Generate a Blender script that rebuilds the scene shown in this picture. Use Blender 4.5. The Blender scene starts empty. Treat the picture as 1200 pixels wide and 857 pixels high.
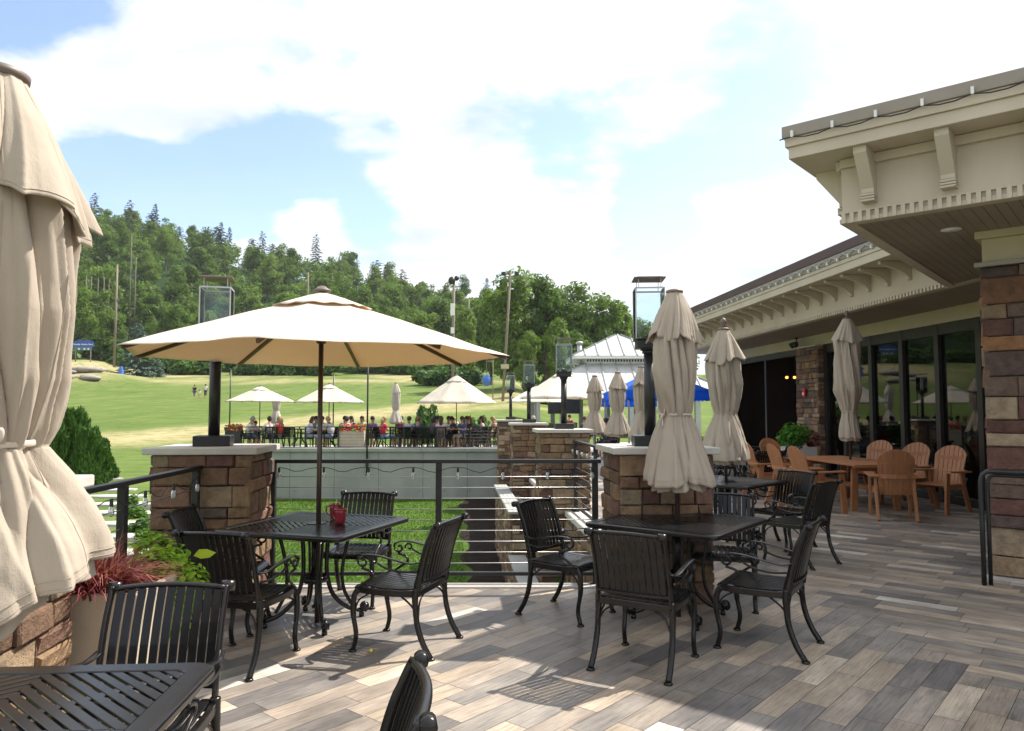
import bpy, bmesh, math, random
import numpy as np
from mathutils import Vector, Matrix, noise as mnoise
random.seed(7); RNG = np.random.default_rng(11)
scene = bpy.context.scene
COL = scene.collection
R = math.radians
PI = math.pi
H = 1.6
F_PX = 870.0

# ------------------------------------------------------------------ materials
def _mat(name):
    m = bpy.data.materials.new(name); m.use_nodes = True
    nt = m.node_tree
    for n in list(nt.nodes): nt.nodes.remove(n)
    out = nt.nodes.new('ShaderNodeOutputMaterial')
    return m, nt, out

def nd(nt, typ, **kw):
    n = nt.nodes.new(typ)
    for k, v in kw.items():
        if k.startswith('i_'):
            key = k[2:].replace('_', ' ')
            n.inputs[key].default_value = v
        else: setattr(n, k, v)
    return n

def ramp(nt, fac, stops):
    r = nt.nodes.new('ShaderNodeValToRGB')
    el = r.color_ramp.elements
    while len(el) < len(stops): el.new(0.5)
    for e, (p, c) in zip(el, stops):
        e.position = p; e.color = (c[0], c[1], c[2], 1)
    nt.links.new(fac, r.inputs['Fac'])
    return r.outputs['Color']

def mix(nt, a, b, fac, mode='MIX'):
    m = nt.nodes.new('ShaderNodeMix'); m.data_type = 'RGBA'; m.blend_type = mode
    if hasattr(fac, 'links') or hasattr(fac, 'is_linked'): nt.links.new(fac, m.inputs[0])
    else: m.inputs[0].default_value = fac
    for v, i in ((a, 6), (b, 7)):
        if isinstance(v, (tuple, list)): m.inputs[i].default_value = (v[0], v[1], v[2], 1)
        else: nt.links.new(v, m.inputs[i])
    return m.outputs[2]

def noise_tex(nt, scale, detail=4, rough=.55, coord='Object', vec=None, stretch=None):
    n = nt.nodes.new('ShaderNodeTexNoise')
    n.inputs['Scale'].default_value = scale; n.inputs['Detail'].default_value = detail
    n.inputs['Roughness'].default_value = rough
    if vec is None:
        tc = nt.nodes.new('ShaderNodeTexCoord'); vec = tc.outputs[coord]
    if stretch:
        mp = nt.nodes.new('ShaderNodeMapping'); mp.inputs['Scale'].default_value = stretch
        nt.links.new(vec, mp.inputs['Vector']); vec = mp.outputs['Vector']
    nt.links.new(vec, n.inputs['Vector'])
    return n.outputs['Fac']

def bump(nt, h, strength=.2, dist=.01):
    b = nt.nodes.new('ShaderNodeBump'); b.inputs['Strength'].default_value = strength
    b.inputs['Distance'].default_value = dist
    nt.links.new(h, b.inputs['Height'])
    return b.outputs['Normal']

def pbr(name, c1, c2=None, scale=6, rough=.6, metal=0, bumpk=.0, bscale=None, spec=.5, coat=0, stretch=None, detail=4, bdist=.01):
    m, nt, out = _mat(name)
    p = nd(nt, 'ShaderNodeBsdfPrincipled')
    p.inputs['Roughness'].default_value = rough; p.inputs['Metallic'].default_value = metal
    p.inputs['Specular IOR Level'].default_value = spec
    if coat:
        p.inputs['Coat Weight'].default_value = coat; p.inputs['Coat Roughness'].default_value = .15
    c2 = c2 or tuple(x * .8 for x in c1)
    n = noise_tex(nt, scale, detail, stretch=stretch)
    nt.links.new(ramp(nt, n, [(.3, c2), (.7, c1)]), p.inputs['Base Color'])
    if bumpk:
        nb = noise_tex(nt, bscale or scale * 6, 5, stretch=stretch)
        nt.links.new(bump(nt, nb, bumpk, bdist), p.inputs['Normal'])
    nt.links.new(p.outputs[0], out.inputs['Surface'])
    return m

def attr_mat(name, attr='tint', scale=8, rough=.8, bumpk=.4, bscale=30, dark=.7, bdist=.01, spec=.3, uvgrain=False):
    m, nt, out = _mat(name)
    p = nd(nt, 'ShaderNodeBsdfPrincipled'); p.inputs['Roughness'].default_value = rough
    p.inputs['Specular IOR Level'].default_value = spec
    a = nd(nt, 'ShaderNodeAttribute', attribute_name=attr)
    if uvgrain:
        u = nd(nt, 'ShaderNodeUVMap', uv_map='grain')
        n = noise_tex(nt, 3.0, 7, .65, vec=u.outputs['UV'], stretch=(1.5, 26, 1))
        n2 = noise_tex(nt, 2.0, 5, .6, vec=u.outputs['UV'], stretch=(1.2, 3, 1))
        c = mix(nt, a.outputs['Color'], ramp(nt, n, [(.28, (.50, .485, .47)), (.48, (.95, .95, .95)), (.72, (1.22, 1.2, 1.17))]), .95, 'MULTIPLY')
        c = mix(nt, c, ramp(nt, n2, [(.3, (.66, .66, .67)), (.65, (1.18, 1.15, 1.10))]), .9, 'MULTIPLY')
        n3 = noise_tex(nt, .9, 7, .72)
        c = mix(nt, c, ramp(nt, n3, [(.33, (.72, .71, .70)), (.52, (1, 1, 1)), (.68, (1.12, 1.11, 1.1))]), .9, 'MULTIPLY')
        nt.links.new(bump(nt, n, .12, .003), p.inputs['Normal'])
        rr = nd(nt, 'ShaderNodeMapRange', i_From_Min=.3, i_From_Max=.7, i_To_Min=rough - .12, i_To_Max=rough + .12)
        nt.links.new(n2, rr.inputs['Value']); nt.links.new(rr.outputs[0], p.inputs['Roughness'])
    else:
        n = noise_tex(nt, scale, 6, .65)
        c = mix(nt, a.outputs['Color'], ramp(nt, n, [(.3, (dark, dark, dark)), (.7, (1.15, 1.13, 1.1))]), .9, 'MULTIPLY')
        nb = noise_tex(nt, bscale, 6, .7)
        nt.links.new(bump(nt, nb, bumpk, bdist), p.inputs['Normal'])
    nt.links.new(c, p.inputs['Base Color'])
    nt.links.new(p.outputs[0], out.inputs['Surface'])
    return m

def leaf_mat(name, cols, trans=.35, objvar=.5, rough=.55):
    """cols: three colours dark->light; varies per object and per face attr 'tint' (R)"""
    m, nt, out = _mat(name)
    a = nd(nt, 'ShaderNodeAttribute', attribute_name='tint')
    oi = nd(nt, 'ShaderNodeObjectInfo')
    s = nd(nt, 'ShaderNodeMath', operation='MULTIPLY'); nt.links.new(oi.outputs['Random'], s.inputs[0]); s.inputs[1].default_value = objvar
    s2 = nd(nt, 'ShaderNodeMath', operation='MULTIPLY_ADD'); nt.links.new(a.outputs['Fac'], s2.inputs[0]); s2.inputs[1].default_value = 1 - objvar
    nt.links.new(s.outputs[0], s2.inputs[2])
    c = ramp(nt, s2.outputs[0], [(0, cols[0]), (.5, cols[1]), (1, cols[2])])
    p = nd(nt, 'ShaderNodeBsdfPrincipled'); p.inputs['Roughness'].default_value = rough
    p.inputs['Specular IOR Level'].default_value = .25
    nt.links.new(c, p.inputs['Base Color'])
    t = nd(nt, 'ShaderNodeBsdfTranslucent')
    nt.links.new(mix(nt, c, (1.35, 1.4, .6), .6, 'MULTIPLY'), t.inputs['Color'])
    mx = nd(nt, 'ShaderNodeMixShader'); mx.inputs[0].default_value = trans
    nt.links.new(p.outputs[0], mx.inputs[1]); nt.links.new(t.outputs[0], mx.inputs[2])
    nt.links.new(mx.outputs[0], out.inputs['Surface'])
    return m

def cloth_mat(name, c1, c2, trans=.25, tcol=None, weave=220):
    m, nt, out = _mat(name)
    n = noise_tex(nt, 3.5, 5, .6)
    c = ramp(nt, n, [(.3, c2), (.7, c1)])
    p = nd(nt, 'ShaderNodeBsdfPrincipled'); p.inputs['Roughness'].default_value = .85
    p.inputs['Specular IOR Level'].default_value = .15
    p.inputs['Sheen Weight'].default_value = .15
    nt.links.new(c, p.inputs['Base Color'])
    w = noise_tex(nt, weave, 2, .5); w2 = noise_tex(nt, 7, 8, .62, stretch=(1, 1, .4)); w3 = noise_tex(nt, 3.2, 3, .5, stretch=(1, 1, .3))
    ab = nd(nt, 'ShaderNodeMath', operation='SUBTRACT'); nt.links.new(w3, ab.inputs[0]); ab.inputs[1].default_value = .5
    ab2 = nd(nt, 'ShaderNodeMath', operation='ABSOLUTE'); nt.links.new(ab.outputs[0], ab2.inputs[0])
    ad0 = nd(nt, 'ShaderNodeMath', operation='MULTIPLY_ADD'); nt.links.new(ab2.outputs[0], ad0.inputs[0]); ad0.inputs[1].default_value = 2.2; nt.links.new(w2, ad0.inputs[2])
    ad = nd(nt, 'ShaderNodeMath', operation='MULTIPLY_ADD'); nt.links.new(w, ad.inputs[0]); ad.inputs[1].default_value = .06
    nt.links.new(ad0.outputs[0], ad.inputs[2])
    nrm = bump(nt, ad.outputs[0], .5, .022)
    nt.links.new(nrm, p.inputs['Normal'])
    t = nd(nt, 'ShaderNodeBsdfTranslucent')
    if tcol: t.inputs['Color'].default_value = (*tcol, 1)
    else: nt.links.new(c, t.inputs['Color'])
    mx = nd(nt, 'ShaderNodeMixShader'); mx.inputs[0].default_value = trans
    nt.links.new(p.outputs[0], mx.inputs[1]); nt.links.new(t.outputs[0], mx.inputs[2])
    nt.links.new(mx.outputs[0], out.inputs['Surface'])
    return m

def glass_mat(name, tint=(1, 1, 1), refl=.08, grime=0, gcol=.95):
    m, nt, out = _mat(name)
    tr = nd(nt, 'ShaderNodeBsdfTransparent'); tr.inputs[0].default_value = (*tint, 1)
    gl = nd(nt, 'ShaderNodeBsdfGlossy'); gl.inputs['Roughness'].default_value = .015
    gl.inputs['Color'].default_value = (gcol, gcol * 1.01, gcol * 1.03, 1)
    fr = nd(nt, 'ShaderNodeFresnel'); fr.inputs['IOR'].default_value = 1.5
    ad = nd(nt, 'ShaderNodeMath', operation='ADD'); ad.use_clamp = True
    nt.links.new(fr.outputs[0], ad.inputs[0]); ad.inputs[1].default_value = refl
    mx = nd(nt, 'ShaderNodeMixShader')
    nt.links.new(ad.outputs[0], mx.inputs[0]); nt.links.new(tr.outputs[0], mx.inputs[1]); nt.links.new(gl.outputs[0], mx.inputs[2])
    last = mx.outputs[0]
    if grime:
        df = nd(nt, 'ShaderNodeBsdfDiffuse'); df.inputs[0].default_value = (.62, .66, .68, 1)
        n = noise_tex(nt, 5, 4)
        mr = nd(nt, 'ShaderNodeMapRange', i_From_Min=.3, i_From_Max=.75, i_To_Min=grime * .5, i_To_Max=grime * 1.3)
        nt.links.new(n, mr.inputs['Value'])
        m2 = nd(nt, 'ShaderNodeMixShader'); nt.links.new(mr.outputs[0], m2.inputs[0])
        nt.links.new(last, m2.inputs[1]); nt.links.new(df.outputs[0], m2.inputs[2]); last = m2.outputs[0]
    nt.links.new(last, out.inputs['Surface'])
    return m

def emit_mat(name, col, s):
    m, nt, out = _mat(name)
    e = nd(nt, 'ShaderNodeEmission'); e.inputs[0].default_value = (*col, 1); e.inputs[1].default_value = s
    nt.links.new(e.outputs[0], out.inputs['Surface'])
    return m

M = {}
M['iron'] = pbr('black_cast_aluminium', (.0062, .0056, .0058), (.010, .009, .0095), 14, .25, 0, .12, 160, .36, coat=.08, bdist=.002)
M['post'] = pbr('black_painted_steel', (.012, .012, .014), (.02, .02, .022), 9, .4, 0, .05, 120, .45)
M['wire'] = pbr('stainless_cable', (.45, .45, .44), (.36, .36, .36), 20, .38, .75)
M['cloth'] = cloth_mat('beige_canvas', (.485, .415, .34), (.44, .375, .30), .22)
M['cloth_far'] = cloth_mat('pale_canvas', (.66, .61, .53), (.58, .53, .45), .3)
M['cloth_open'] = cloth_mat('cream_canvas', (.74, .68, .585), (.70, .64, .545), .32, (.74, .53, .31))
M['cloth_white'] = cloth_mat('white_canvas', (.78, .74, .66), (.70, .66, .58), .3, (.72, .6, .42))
M['blue_cloth'] = cloth_mat('blue_canopy_cloth', (.03, .24, .78), (.025, .20, .68), .6, (.04, .36, .95))
M['strap'] = pbr('strap_webbing', (.58, .5, .42), (.5, .43, .36), 30, .9)
M['wood_pole'] = pbr('dark_brown_pole', (.05, .028, .02), (.035, .02, .015), 20, .35, 0, .05, 80, coat=.3)
M['cap_brown'] = pbr('brown_cap', (.16, .125, .10), (.12, .09, .075), 10, .5)
M['stone'] = attr_mat('ashlar_stone', scale=11, rough=.92, bumpk=1.0, bscale=17, dark=.5, bdist=.03)
M['tile'] = attr_mat('wood_look_tile', uvgrain=True, rough=.48)
M['mortar'] = pbr('dark_mortar', (.045, .036, .03), (.03, .025, .02), 20, .95)
M['grout'] = pbr('dark_grout', (.07, .062, .055), (.05, .045, .04), 20, .9)
M['cast'] = pbr('cast_stone', (.52, .50, .46), (.44, .42, .38), 7, .85, 0, .25, 60, .3)
M['concrete'] = pbr('weathered_concrete', (.36, .365, .345), (.265, .275, .255), 1.3, .9, 0, .2, 30, .3, stretch=(1, 1, .35), detail=8)
M['paving'] = pbr('concrete_paving', (.46, .44, .41), (.38, .37, .35), 2.0, .9, 0, .15, 40, .3, detail=7)
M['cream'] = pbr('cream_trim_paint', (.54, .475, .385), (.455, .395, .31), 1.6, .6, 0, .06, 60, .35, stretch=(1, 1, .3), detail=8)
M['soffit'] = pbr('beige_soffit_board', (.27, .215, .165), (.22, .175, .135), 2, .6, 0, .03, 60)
M['beam'] = pbr('yellow_cream_paint', (.46, .405, .27), (.42, .37, .24), 3, .6, 0, .03, 50)
M['flash'] = pbr('taupe_metal_edge', (.27, .235, .195), (.24, .21, .17), 3, .45)
M['brownmetal'] = pbr('brown_gutter', (.085, .04, .036), (.06, .03, .028), 3, .45)
M['roofgrey'] = pbr('white_standing_seam', (.54, .54, .53), (.45, .455, .45), 2, .4, .1)
M['darkframe'] = pbr('dark_bronze_frame', (.018, .015, .013), (.012, .01, .009), 8, .4)
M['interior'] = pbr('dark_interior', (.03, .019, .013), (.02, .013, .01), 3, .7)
M['glass_win'] = glass_mat('window_glass', (.40, .40, .40), .03, gcol=.8)
M['glass'] = glass_mat('lantern_glass', (.93, .965, .975), .0, .0, gcol=.5)
M['bulbglass'] = glass_mat('clear_bulb_glass', (.9, .92, .93), .10, .38)
M['polywood'] = pbr('orange_brown_poly_lumber', (.40, .175, .075), (.30, .125, .052), 9, .5, 0, .2, 50, stretch=(1, 1, .25), detail=7)
M['mugred'] = pbr('red_glazed_plastic', (.25, .012, .025), (.2, .01, .02), 10, .25, coat=.4)
M['white'] = pbr('white_plastic', (.75, .75, .74), (.68, .68, .67), 10, .5)
M['planter'] = pbr('tan_concrete_planter', (.50, .42, .33), (.42, .35, .27), 5, .85, 0, .2, 50)
M['lightplanter'] = pbr('pale_planter', (.50, .48, .45), (.42, .40, .38), 5, .85, 0, .2, 50)
M['soil'] = pbr('dark_mulch', (.035, .025, .02), (.014, .01, .009), 9, .95, 0, .9, 25, .1, bdist=.05)
M['bark'] = pbr('tree_bark', (.13, .10, .08), (.07, .055, .045), 3, .95, 0, .4, 12, stretch=(1, 1, .25))
M['greypole'] = pbr('grey_bare_trunk', (.15, .14, .115), (.10, .09, .075), 2, .9, stretch=(1, 1, .1))
M['pole'] = pbr('weathered_utility_pole', (.24, .20, .16), (.16, .13, .10), 2, .9, stretch=(1, 1, .1))
M['leaf'] = leaf_mat('deciduous_leaves', [(.048, .098, .016), (.092, .160, .026), (.150, .225, .042)], .5)
M['needle'] = leaf_mat('hemlock_needles', [(.030, .048, .028), (.05, .075, .04), (.075, .10, .055)], .25)
M['spruce'] = leaf_mat('blue_spruce_needles', [(.065, .115, .10), (.11, .175, .16), (.18, .25, .235)], .25, .1)
M['arbor'] = leaf_mat('arborvitae_leaves', [(.026, .075, .014), (.055, .125, .024), (.095, .18, .042)], .3, .15)
M['bush'] = leaf_mat('bush_leaves', [(.035, .09, .015), (.075, .16, .025), (.13, .23, .04)], .35, .3)
M['lime'] = leaf_mat('lime_vine_leaves', [(.10, .22, .012), (.21, .38, .025), (.36, .50, .05)], .4, 0)
M['redgrass'] = leaf_mat('red_grass_blades', [(.09, .018, .026), (.22, .045, .06), (.40, .17, .14)], .35, 0)
M['darkgreen'] = leaf_mat('basil_green_leaves', [(.03, .11, .012), (.07, .20, .02), (.13, .31, .035)], .35, 0)
M['grassblade'] = leaf_mat('grass_blades', [(.045, .10, .016), (.075, .15, .024), (.115, .205, .04)], .4, 0)
M['redflower'] = leaf_mat('red_flower_petals', [(.35, .01, .015), (.6, .02, .03), (.7, .08, .08)], .3, 0)
M['signblue'] = pbr('sign_blue', (.035, .09, .36), (.03, .075, .3), 4, .5)
M['signgreen'] = pbr('sign_green_picture', (.10, .22, .16), (.05, .12, .25), 9, .6)
M['bluebag'] = pbr('blue_plastic', (.05, .16, .5), (.04, .12, .42), 6, .4)
M['red'] = pbr('red_plastic', (.5, .02, .02), (.42, .015, .015), 8, .4)
M['screen'] = pbr('tv_screen', (.008, .008, .01), (.006, .006, .008), 3, .2)
M['rock'] = pbr('grey_rock', (.30, .27, .24), (.2, .18, .16), 2, .95, 0, .5, 9)
M['steelgrey'] = pbr('galvanised_metal', (.45, .46, .46), (.38, .39, .39), 8, .45, .4)
M['flame'] = emit_mat('lit_amber_bulb', (1.0, .32, .06), 3.2)
M['lemon'] = pbr('yellow_peel', (.75, .6, .08), (.65, .5, .05), 30, .6)
M['skin'] = pbr('skin', (.46, .25, .175), (.42, .22, .15), 8, .6)
M['ice'] = pbr('pale_drink_straw', (.7, .6, .6), (.6, .5, .5), 8, .4)

# ------------------------------------------------------------------ mesh builder
class Fr:
    """local 2D frame on the ground: p(x,y,z) -> world"""
    def __init__(s, o, ax, ay=None):
        s.o = Vector((o[0], o[1], o[2] if len(o) > 2 else 0)); a = Vector((ax[0], ax[1], 0)).normalized(); s.ax = a
        s.ay = Vector((-a.y, a.x, 0)) if ay is None else Vector((ay[0], ay[1], 0)).normalized()
    def p(s, x, y, z): return s.o + s.ax * x + s.ay * y + Vector((0, 0, z))

class MB:
    def __init__(s): s.v = []; s.f = []; s.c = []; s.sm = []; s.uv = None
    def add(s, vs, fs, col=None, smooth=False):
        b = len(s.v); s.v += [tuple(v) for v in vs]
        for f in fs:
            s.f.append(tuple(b + i for i in f)); s.c.append(col); s.sm.append(smooth)
    def hexa(s, p, col=None, ch=0):
        a = [Vector(q) for q in p]
        if (a[1] - a[0]).cross(a[3] - a[0]).dot(a[4] - a[0]) < 0: p = [p[i] for i in (3, 2, 1, 0, 7, 6, 5, 4)]
        s.add(p, [(3, 2, 1, 0), (4, 5, 6, 7), (0, 1, 5, 4), (1, 2, 6, 5), (2, 3, 7, 6), (3, 0, 4, 7)], col)
    def box(s, x0, x1, y0, y1, z0, z1, col=None, fr=None):
        P = [(x0, y0, z0), (x1, y0, z0), (x1, y1, z0), (x0, y1, z0), (x0, y0, z1), (x1, y0, z1), (x1, y1, z1), (x0, y1, z1)]
        if fr: P = [fr.p(*q) for q in P]
        s.hexa(P, col)
        return s
    def boxm(s, size, mat, col=None):
        x, y, z = size[0] / 2, size[1] / 2, size[2] / 2
        P = [mat @ Vector(q) for q in [(-x, -y, -z), (x, -y, -z), (x, y, -z), (-x, y, -z), (-x, -y, z), (x, -y, z), (x, y, z), (-x, y, z)]]
        s.hexa(P, col); return s
    def prism(s, poly, z0, z1, fr=None, col=None):
        n = len(poly)
        g = (lambda x, y, z: fr.p(x, y, z)) if fr else (lambda x, y, z: (x, y, z))
        vs = [g(x, y, z0) for x, y in poly] + [g(x, y, z1) for x, y in poly]
        a = sum(poly[i][0] * poly[(i + 1) % n][1] - poly[(i + 1) % n][0] * poly[i][1] for i in range(n))
        fs = [tuple(range(n - 1, -1, -1)), tuple(range(n, 2 * n))] + [(i, (i + 1) % n, n + (i + 1) % n, n + i) for i in range(n)]
        if fr is not None and hasattr(fr, 'ax') and fr.ax.cross(fr.ay).z < 0: a = -a
        if a < 0: fs = [tuple(reversed(f)) for f in fs]
        s.add(vs, fs, col); return s
    def sweep(s, pts, w, h=None, n=8, closed=False, up=(0, 0, 1), caps=True, rect=False, col=None, smooth=True):
        """elliptical (or rectangular) section of half sizes w (side) and h (up); w,h may be lists"""
        pts = [Vector(p) for p in pts]; k = len(pts)
        ws = w if isinstance(w, (list, tuple)) else [w] * k
        hs = ws if h is None else (h if isinstance(h, (list, tuple)) else [h] * k)
        up = Vector(up)
        if rect: sec = [(-1, -1), (1, -1), (1, 1), (-1, 1)]
        else: sec = [(math.cos(2 * PI * i / n), math.sin(2 * PI * i / n)) for i in range(n)]
        n = len(sec); vs = []; prev = None
        for i, p in enumerate(pts):
            if closed: t = pts[(i + 1) % k] - pts[i - 1]
            else: t = pts[min(i + 1, k - 1)] - pts[max(i - 1, 0)]
            t.normalize()
            sd = t.cross(up)
            if sd.length < .05: sd = prev.copy() if prev is not None else t.cross(Vector((1, 0, .01)))
            sd.normalize()
            if prev is not None and sd.dot(prev) < 0 and not rect: sd = -sd
            prev = sd; u = sd.cross(t).normalized()
            for a, b in sec: vs.append(p + sd * (a * ws[i]) + u * (b * hs[i]))
        fs = []
        for i in range(k if closed else k - 1):
            j = (i + 1) % k
            for q in range(n):
                r = (q + 1) % n
                fs.append((i * n + q, i * n + r, j * n + r, j * n + q))
        if caps and not closed:
            fs.append(tuple(range(n - 1, -1, -1))); fs.append(tuple((k - 1) * n + q for q in range(n)))
        s.add(vs, fs, col, smooth and not rect); return s
    def lathe(s, prof, n=16, c=(0, 0, 0), col=None, smooth=True, cap=True, tilt=None):
        vs = []
        for r, z in prof:
            for i in range(n):
                a = 2 * PI * i / n
                vs.append((c[0] + r * math.cos(a), c[1] + r * math.sin(a), c[2] + z))
        fs = []
        for j in range(len(prof) - 1):
            for i in range(n):
                fs.append((j * n + i, j * n + (i + 1) % n, (j + 1) * n + (i + 1) % n, (j + 1) * n + i))
        if cap:
            fs.append(tuple(range(n - 1, -1, -1))); fs.append(tuple((len(prof) - 1) * n + i for i in range(n)))
        s.add(vs, fs, col, smooth); return s
    def ball(s, c, r, n=10, sz=1, col=None):
        m = max(5, n // 2 + 1)
        prof = [(max(.0005, r * math.sin(PI * j / m)), -r * sz * math.cos(PI * j / m)) for j in range(m + 1)]
        return s.lathe(prof, n, c, col)
    def grid(s, fn, nu, nv, closed_u=True, col=None):
        vs = [fn(i / nu, j / nv) for j in range(nv + 1) for i in range(nu if closed_u else nu + 1)]
        w = nu if closed_u else nu + 1; fs = []
        for j in range(nv):
            for i in range(nu):
                i2 = (i + 1) % w
                fs.append((j * w + i, j * w + i2, (j + 1) * w + i2, (j + 1) * w + i))
        s.add(vs, fs, col, True); return s
    def quads(s, V, tint):
        """V: (n,4,3) numpy array of quads, tint (n,)"""
        b = len(s.v); s.v += [tuple(x) for x in V.reshape(-1, 3).tolist()]
        for i in range(len(V)):
            s.f.append((b + 4 * i, b + 4 * i + 1, b + 4 * i + 2, b + 4 * i + 3)); s.c.append((tint[i],) * 3); s.sm.append(False)
    def mesh(s, name, mat):
        me = bpy.data.meshes.new(name)
        me.from_pydata(s.v, [], s.f)
        if any(s.sm): me.polygons.foreach_set('use_smooth', s.sm)
        if any(c is not None for c in s.c):
            at = me.attributes.new('tint', 'FLOAT_COLOR', 'FACE')
            arr = np.ones((len(s.f), 4), np.float32)
            arr[:, :3] = [c if c is not None else (.5, .5, .5) for c in s.c]
            at.data.foreach_set('color', arr.ravel())
        me.update()
        if mat is not None: me.materials.append(mat)
        return me
    def build(s, name, mat, parent=None, bevel=0, solid=0, seg=2):
        me = s.mesh(name, mat if not isinstance(mat, str) else M[mat])
        o = bpy.data.objects.new(name, me); COL.objects.link(o)
        if parent is not None: o.parent = parent
        if solid:
            md = o.modifiers.new('thickness', 'SOLIDIFY'); md.thickness = solid; md.offset = 0
        if bevel:
            md = o.modifiers.new('edge', 'BEVEL'); md.width = bevel; md.segments = seg; md.limit_method = 'ANGLE'; md.angle_limit = R(40)
            md.harden_normals = False
        return o

KIDS = {}
def tag(o, label=None, cat=None, group=None, kind=None):
    if label: o['label'] = label
    if cat: o['category'] = cat
    if group: o['group'] = group
    if kind: o['kind'] = kind
    return o
def thing(name, label, cat, loc=(0, 0, 0), rz=0, group=None):
    o = bpy.data.objects.new(name, None); COL.objects.link(o)
    o.empty_display_size = .2
    o.location = loc; o.rotation_euler = (0, 0, rz)
    return tag(o, label, cat, group)
def copy_tree(o, parent=None):
    c = o.copy(); COL.objects.link(c)
    if parent is not None: c.parent = parent
    for ch in list(o.children): copy_tree(ch, c)
    return c
def place(proto, used, loc, rz, label, group=None, sc=None):
    o = copy_tree(proto) if used.get(proto.name) else proto
    used[proto.name] = True
    o.location = loc; o.rotation_euler = (0, 0, rz)
    if sc: o.scale = sc if isinstance(sc, tuple) else (sc, sc, sc)
    tag(o, label, None, group)
    return o
USED = {}
def struct(name, mb, mat, **k): return tag(mb.build(name, mat, **k), kind='structure')

def lerp(x, xs, ys): return float(np.interp(x, xs, ys))
def spl(pts, n=6):
    """Catmull-Rom through pts"""
    P = [Vector(p) for p in pts]; out = []
    for i in range(len(P) - 1):
        a = P[max(i - 1, 0)]; b = P[i]; c = P[i + 1]; d = P[min(i + 2, len(P) - 1)]
        for k in range(n):
            t = k / n
            out.append(.5 * ((2 * b) + (c - a) * t + (2 * a - 5 * b + 4 * c - d) * t * t + (3 * b - a - 3 * c + d) * t ** 3))
    out.append(P[-1]); return out
def fit_at(px, D): return (px - 600) / F_PX * D      # sideways position of a photo column at a depth
# ================================================================== camera, light, sky
PITCH = math.atan((480 - 428.5) / F_PX)
cam = bpy.data.cameras.new('camera'); cam.sensor_width = 36; cam.lens = F_PX / 1200 * 36; cam.clip_start = .05; cam.clip_end = 3000
co = bpy.data.objects.new('camera', cam); COL.objects.link(co)
co.location = (0, 0, H); co.rotation_euler = (PI / 2 + PITCH, 0, 0)
scene.camera = co
SUN_AZ = Vector((.877, .48)); SUN_EL = R(52)
sdir = Vector((SUN_AZ.x * math.cos(SUN_EL), SUN_AZ.y * math.cos(SUN_EL), math.sin(SUN_EL)))
sl = bpy.data.lights.new('sun', 'SUN'); sl.energy = 5.0; sl.angle = R(.6); sl.color = (1, .94, .85)
so = bpy.data.objects.new('sun', sl); COL.objects.link(so)
so.rotation_euler = (-sdir).to_track_quat('-Z', 'Y').to_euler()

world = bpy.data.worlds.new('World'); scene.world = world; world.use_nodes = True
nt = world.node_tree
for n in list(nt.nodes): nt.nodes.remove(n)
wo = nd(nt, 'ShaderNodeOutputWorld')
sky = nd(nt, 'ShaderNodeTexSky', sky_type='NISHITA'); sky.sun_disc = False
sky.sun_elevation = SUN_EL; sky.sun_rotation = math.atan2(SUN_AZ.x, SUN_AZ.y); sky.dust_density = 1.2; sky.ozone_density = 1.6
bg = nd(nt, 'ShaderNodeBackground'); bg.inputs['Strength'].default_value = .15
nt.links.new(sky.outputs[0], bg.inputs['Color'])
tc = nd(nt, 'ShaderNodeTexCoord')
nrm = nd(nt, 'ShaderNodeVectorMath', operation='NORMALIZE'); nt.links.new(tc.outputs['Generated'], nrm.inputs[0])
sep = nd(nt, 'ShaderNodeSeparateXYZ'); nt.links.new(nrm.outputs[0], sep.inputs[0])
def math_n(op, a, b=None, c=None, clamp=False):
    m = nd(nt, 'ShaderNodeMath', operation=op); m.use_clamp = clamp
    for i, v in enumerate((a, b, c)):
        if v is None: continue
        if isinstance(v, (int, float)): m.inputs[i].default_value = v
        else: nt.links.new(v, m.inputs[i])
    return m.outputs[0]
zz = math_n('ADD', math_n('MAXIMUM', sep.outputs['Z'], 0.0), .22)
cx = math_n('DIVIDE', sep.outputs['X'], zz); cy = math_n('DIVIDE', sep.outputs['Y'], zz)
cmb = nd(nt, 'ShaderNodeCombineXYZ'); nt.links.new(cx, cmb.inputs[0]); nt.links.new(cy, cmb.inputs[1])
n1 = noise_tex(nt, 1.15, 9, .56, vec=cmb.outputs[0])
n2 = noise_tex(nt, 3.4, 8, .6, vec=cmb.outputs[0])
def skydir(px, py):
    u = (px - 600) / F_PX; v = -(py - 428.5) / F_PX
    d = Vector((u, math.cos(PITCH) - v * math.sin(PITCH), math.sin(PITCH) + v * math.cos(PITCH)))
    return d.normalized()
def gap(px, py, rad, amt):
    """a hole in the cloud deck: lowers the cover round a direction of the sky"""
    d = skydir(px, py)
    dp = nd(nt, 'ShaderNodeVectorMath', operation='DISTANCE'); nt.links.new(nrm.outputs[0], dp.inputs[0]); dp.inputs[1].default_value = d
    mr = nd(nt, 'ShaderNodeMapRange'); mr.interpolation_type = 'SMOOTHSTEP'
    mr.inputs['From Min'].default_value = rad; mr.inputs['From Max'].default_value = rad * .15
    mr.inputs['To Min'].default_value = 0; mr.inputs['To Max'].default_value = amt
    nt.links.new(dp.outputs['Value'], mr.inputs['Value']); return mr.outputs[0]
cov = math_n('ADD', math_n('MULTIPLY', n1, 1.35), .045)
cov = math_n('ADD', cov, math_n('MULTIPLY', math_n('SUBTRACT', n2, .5), .75))
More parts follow.
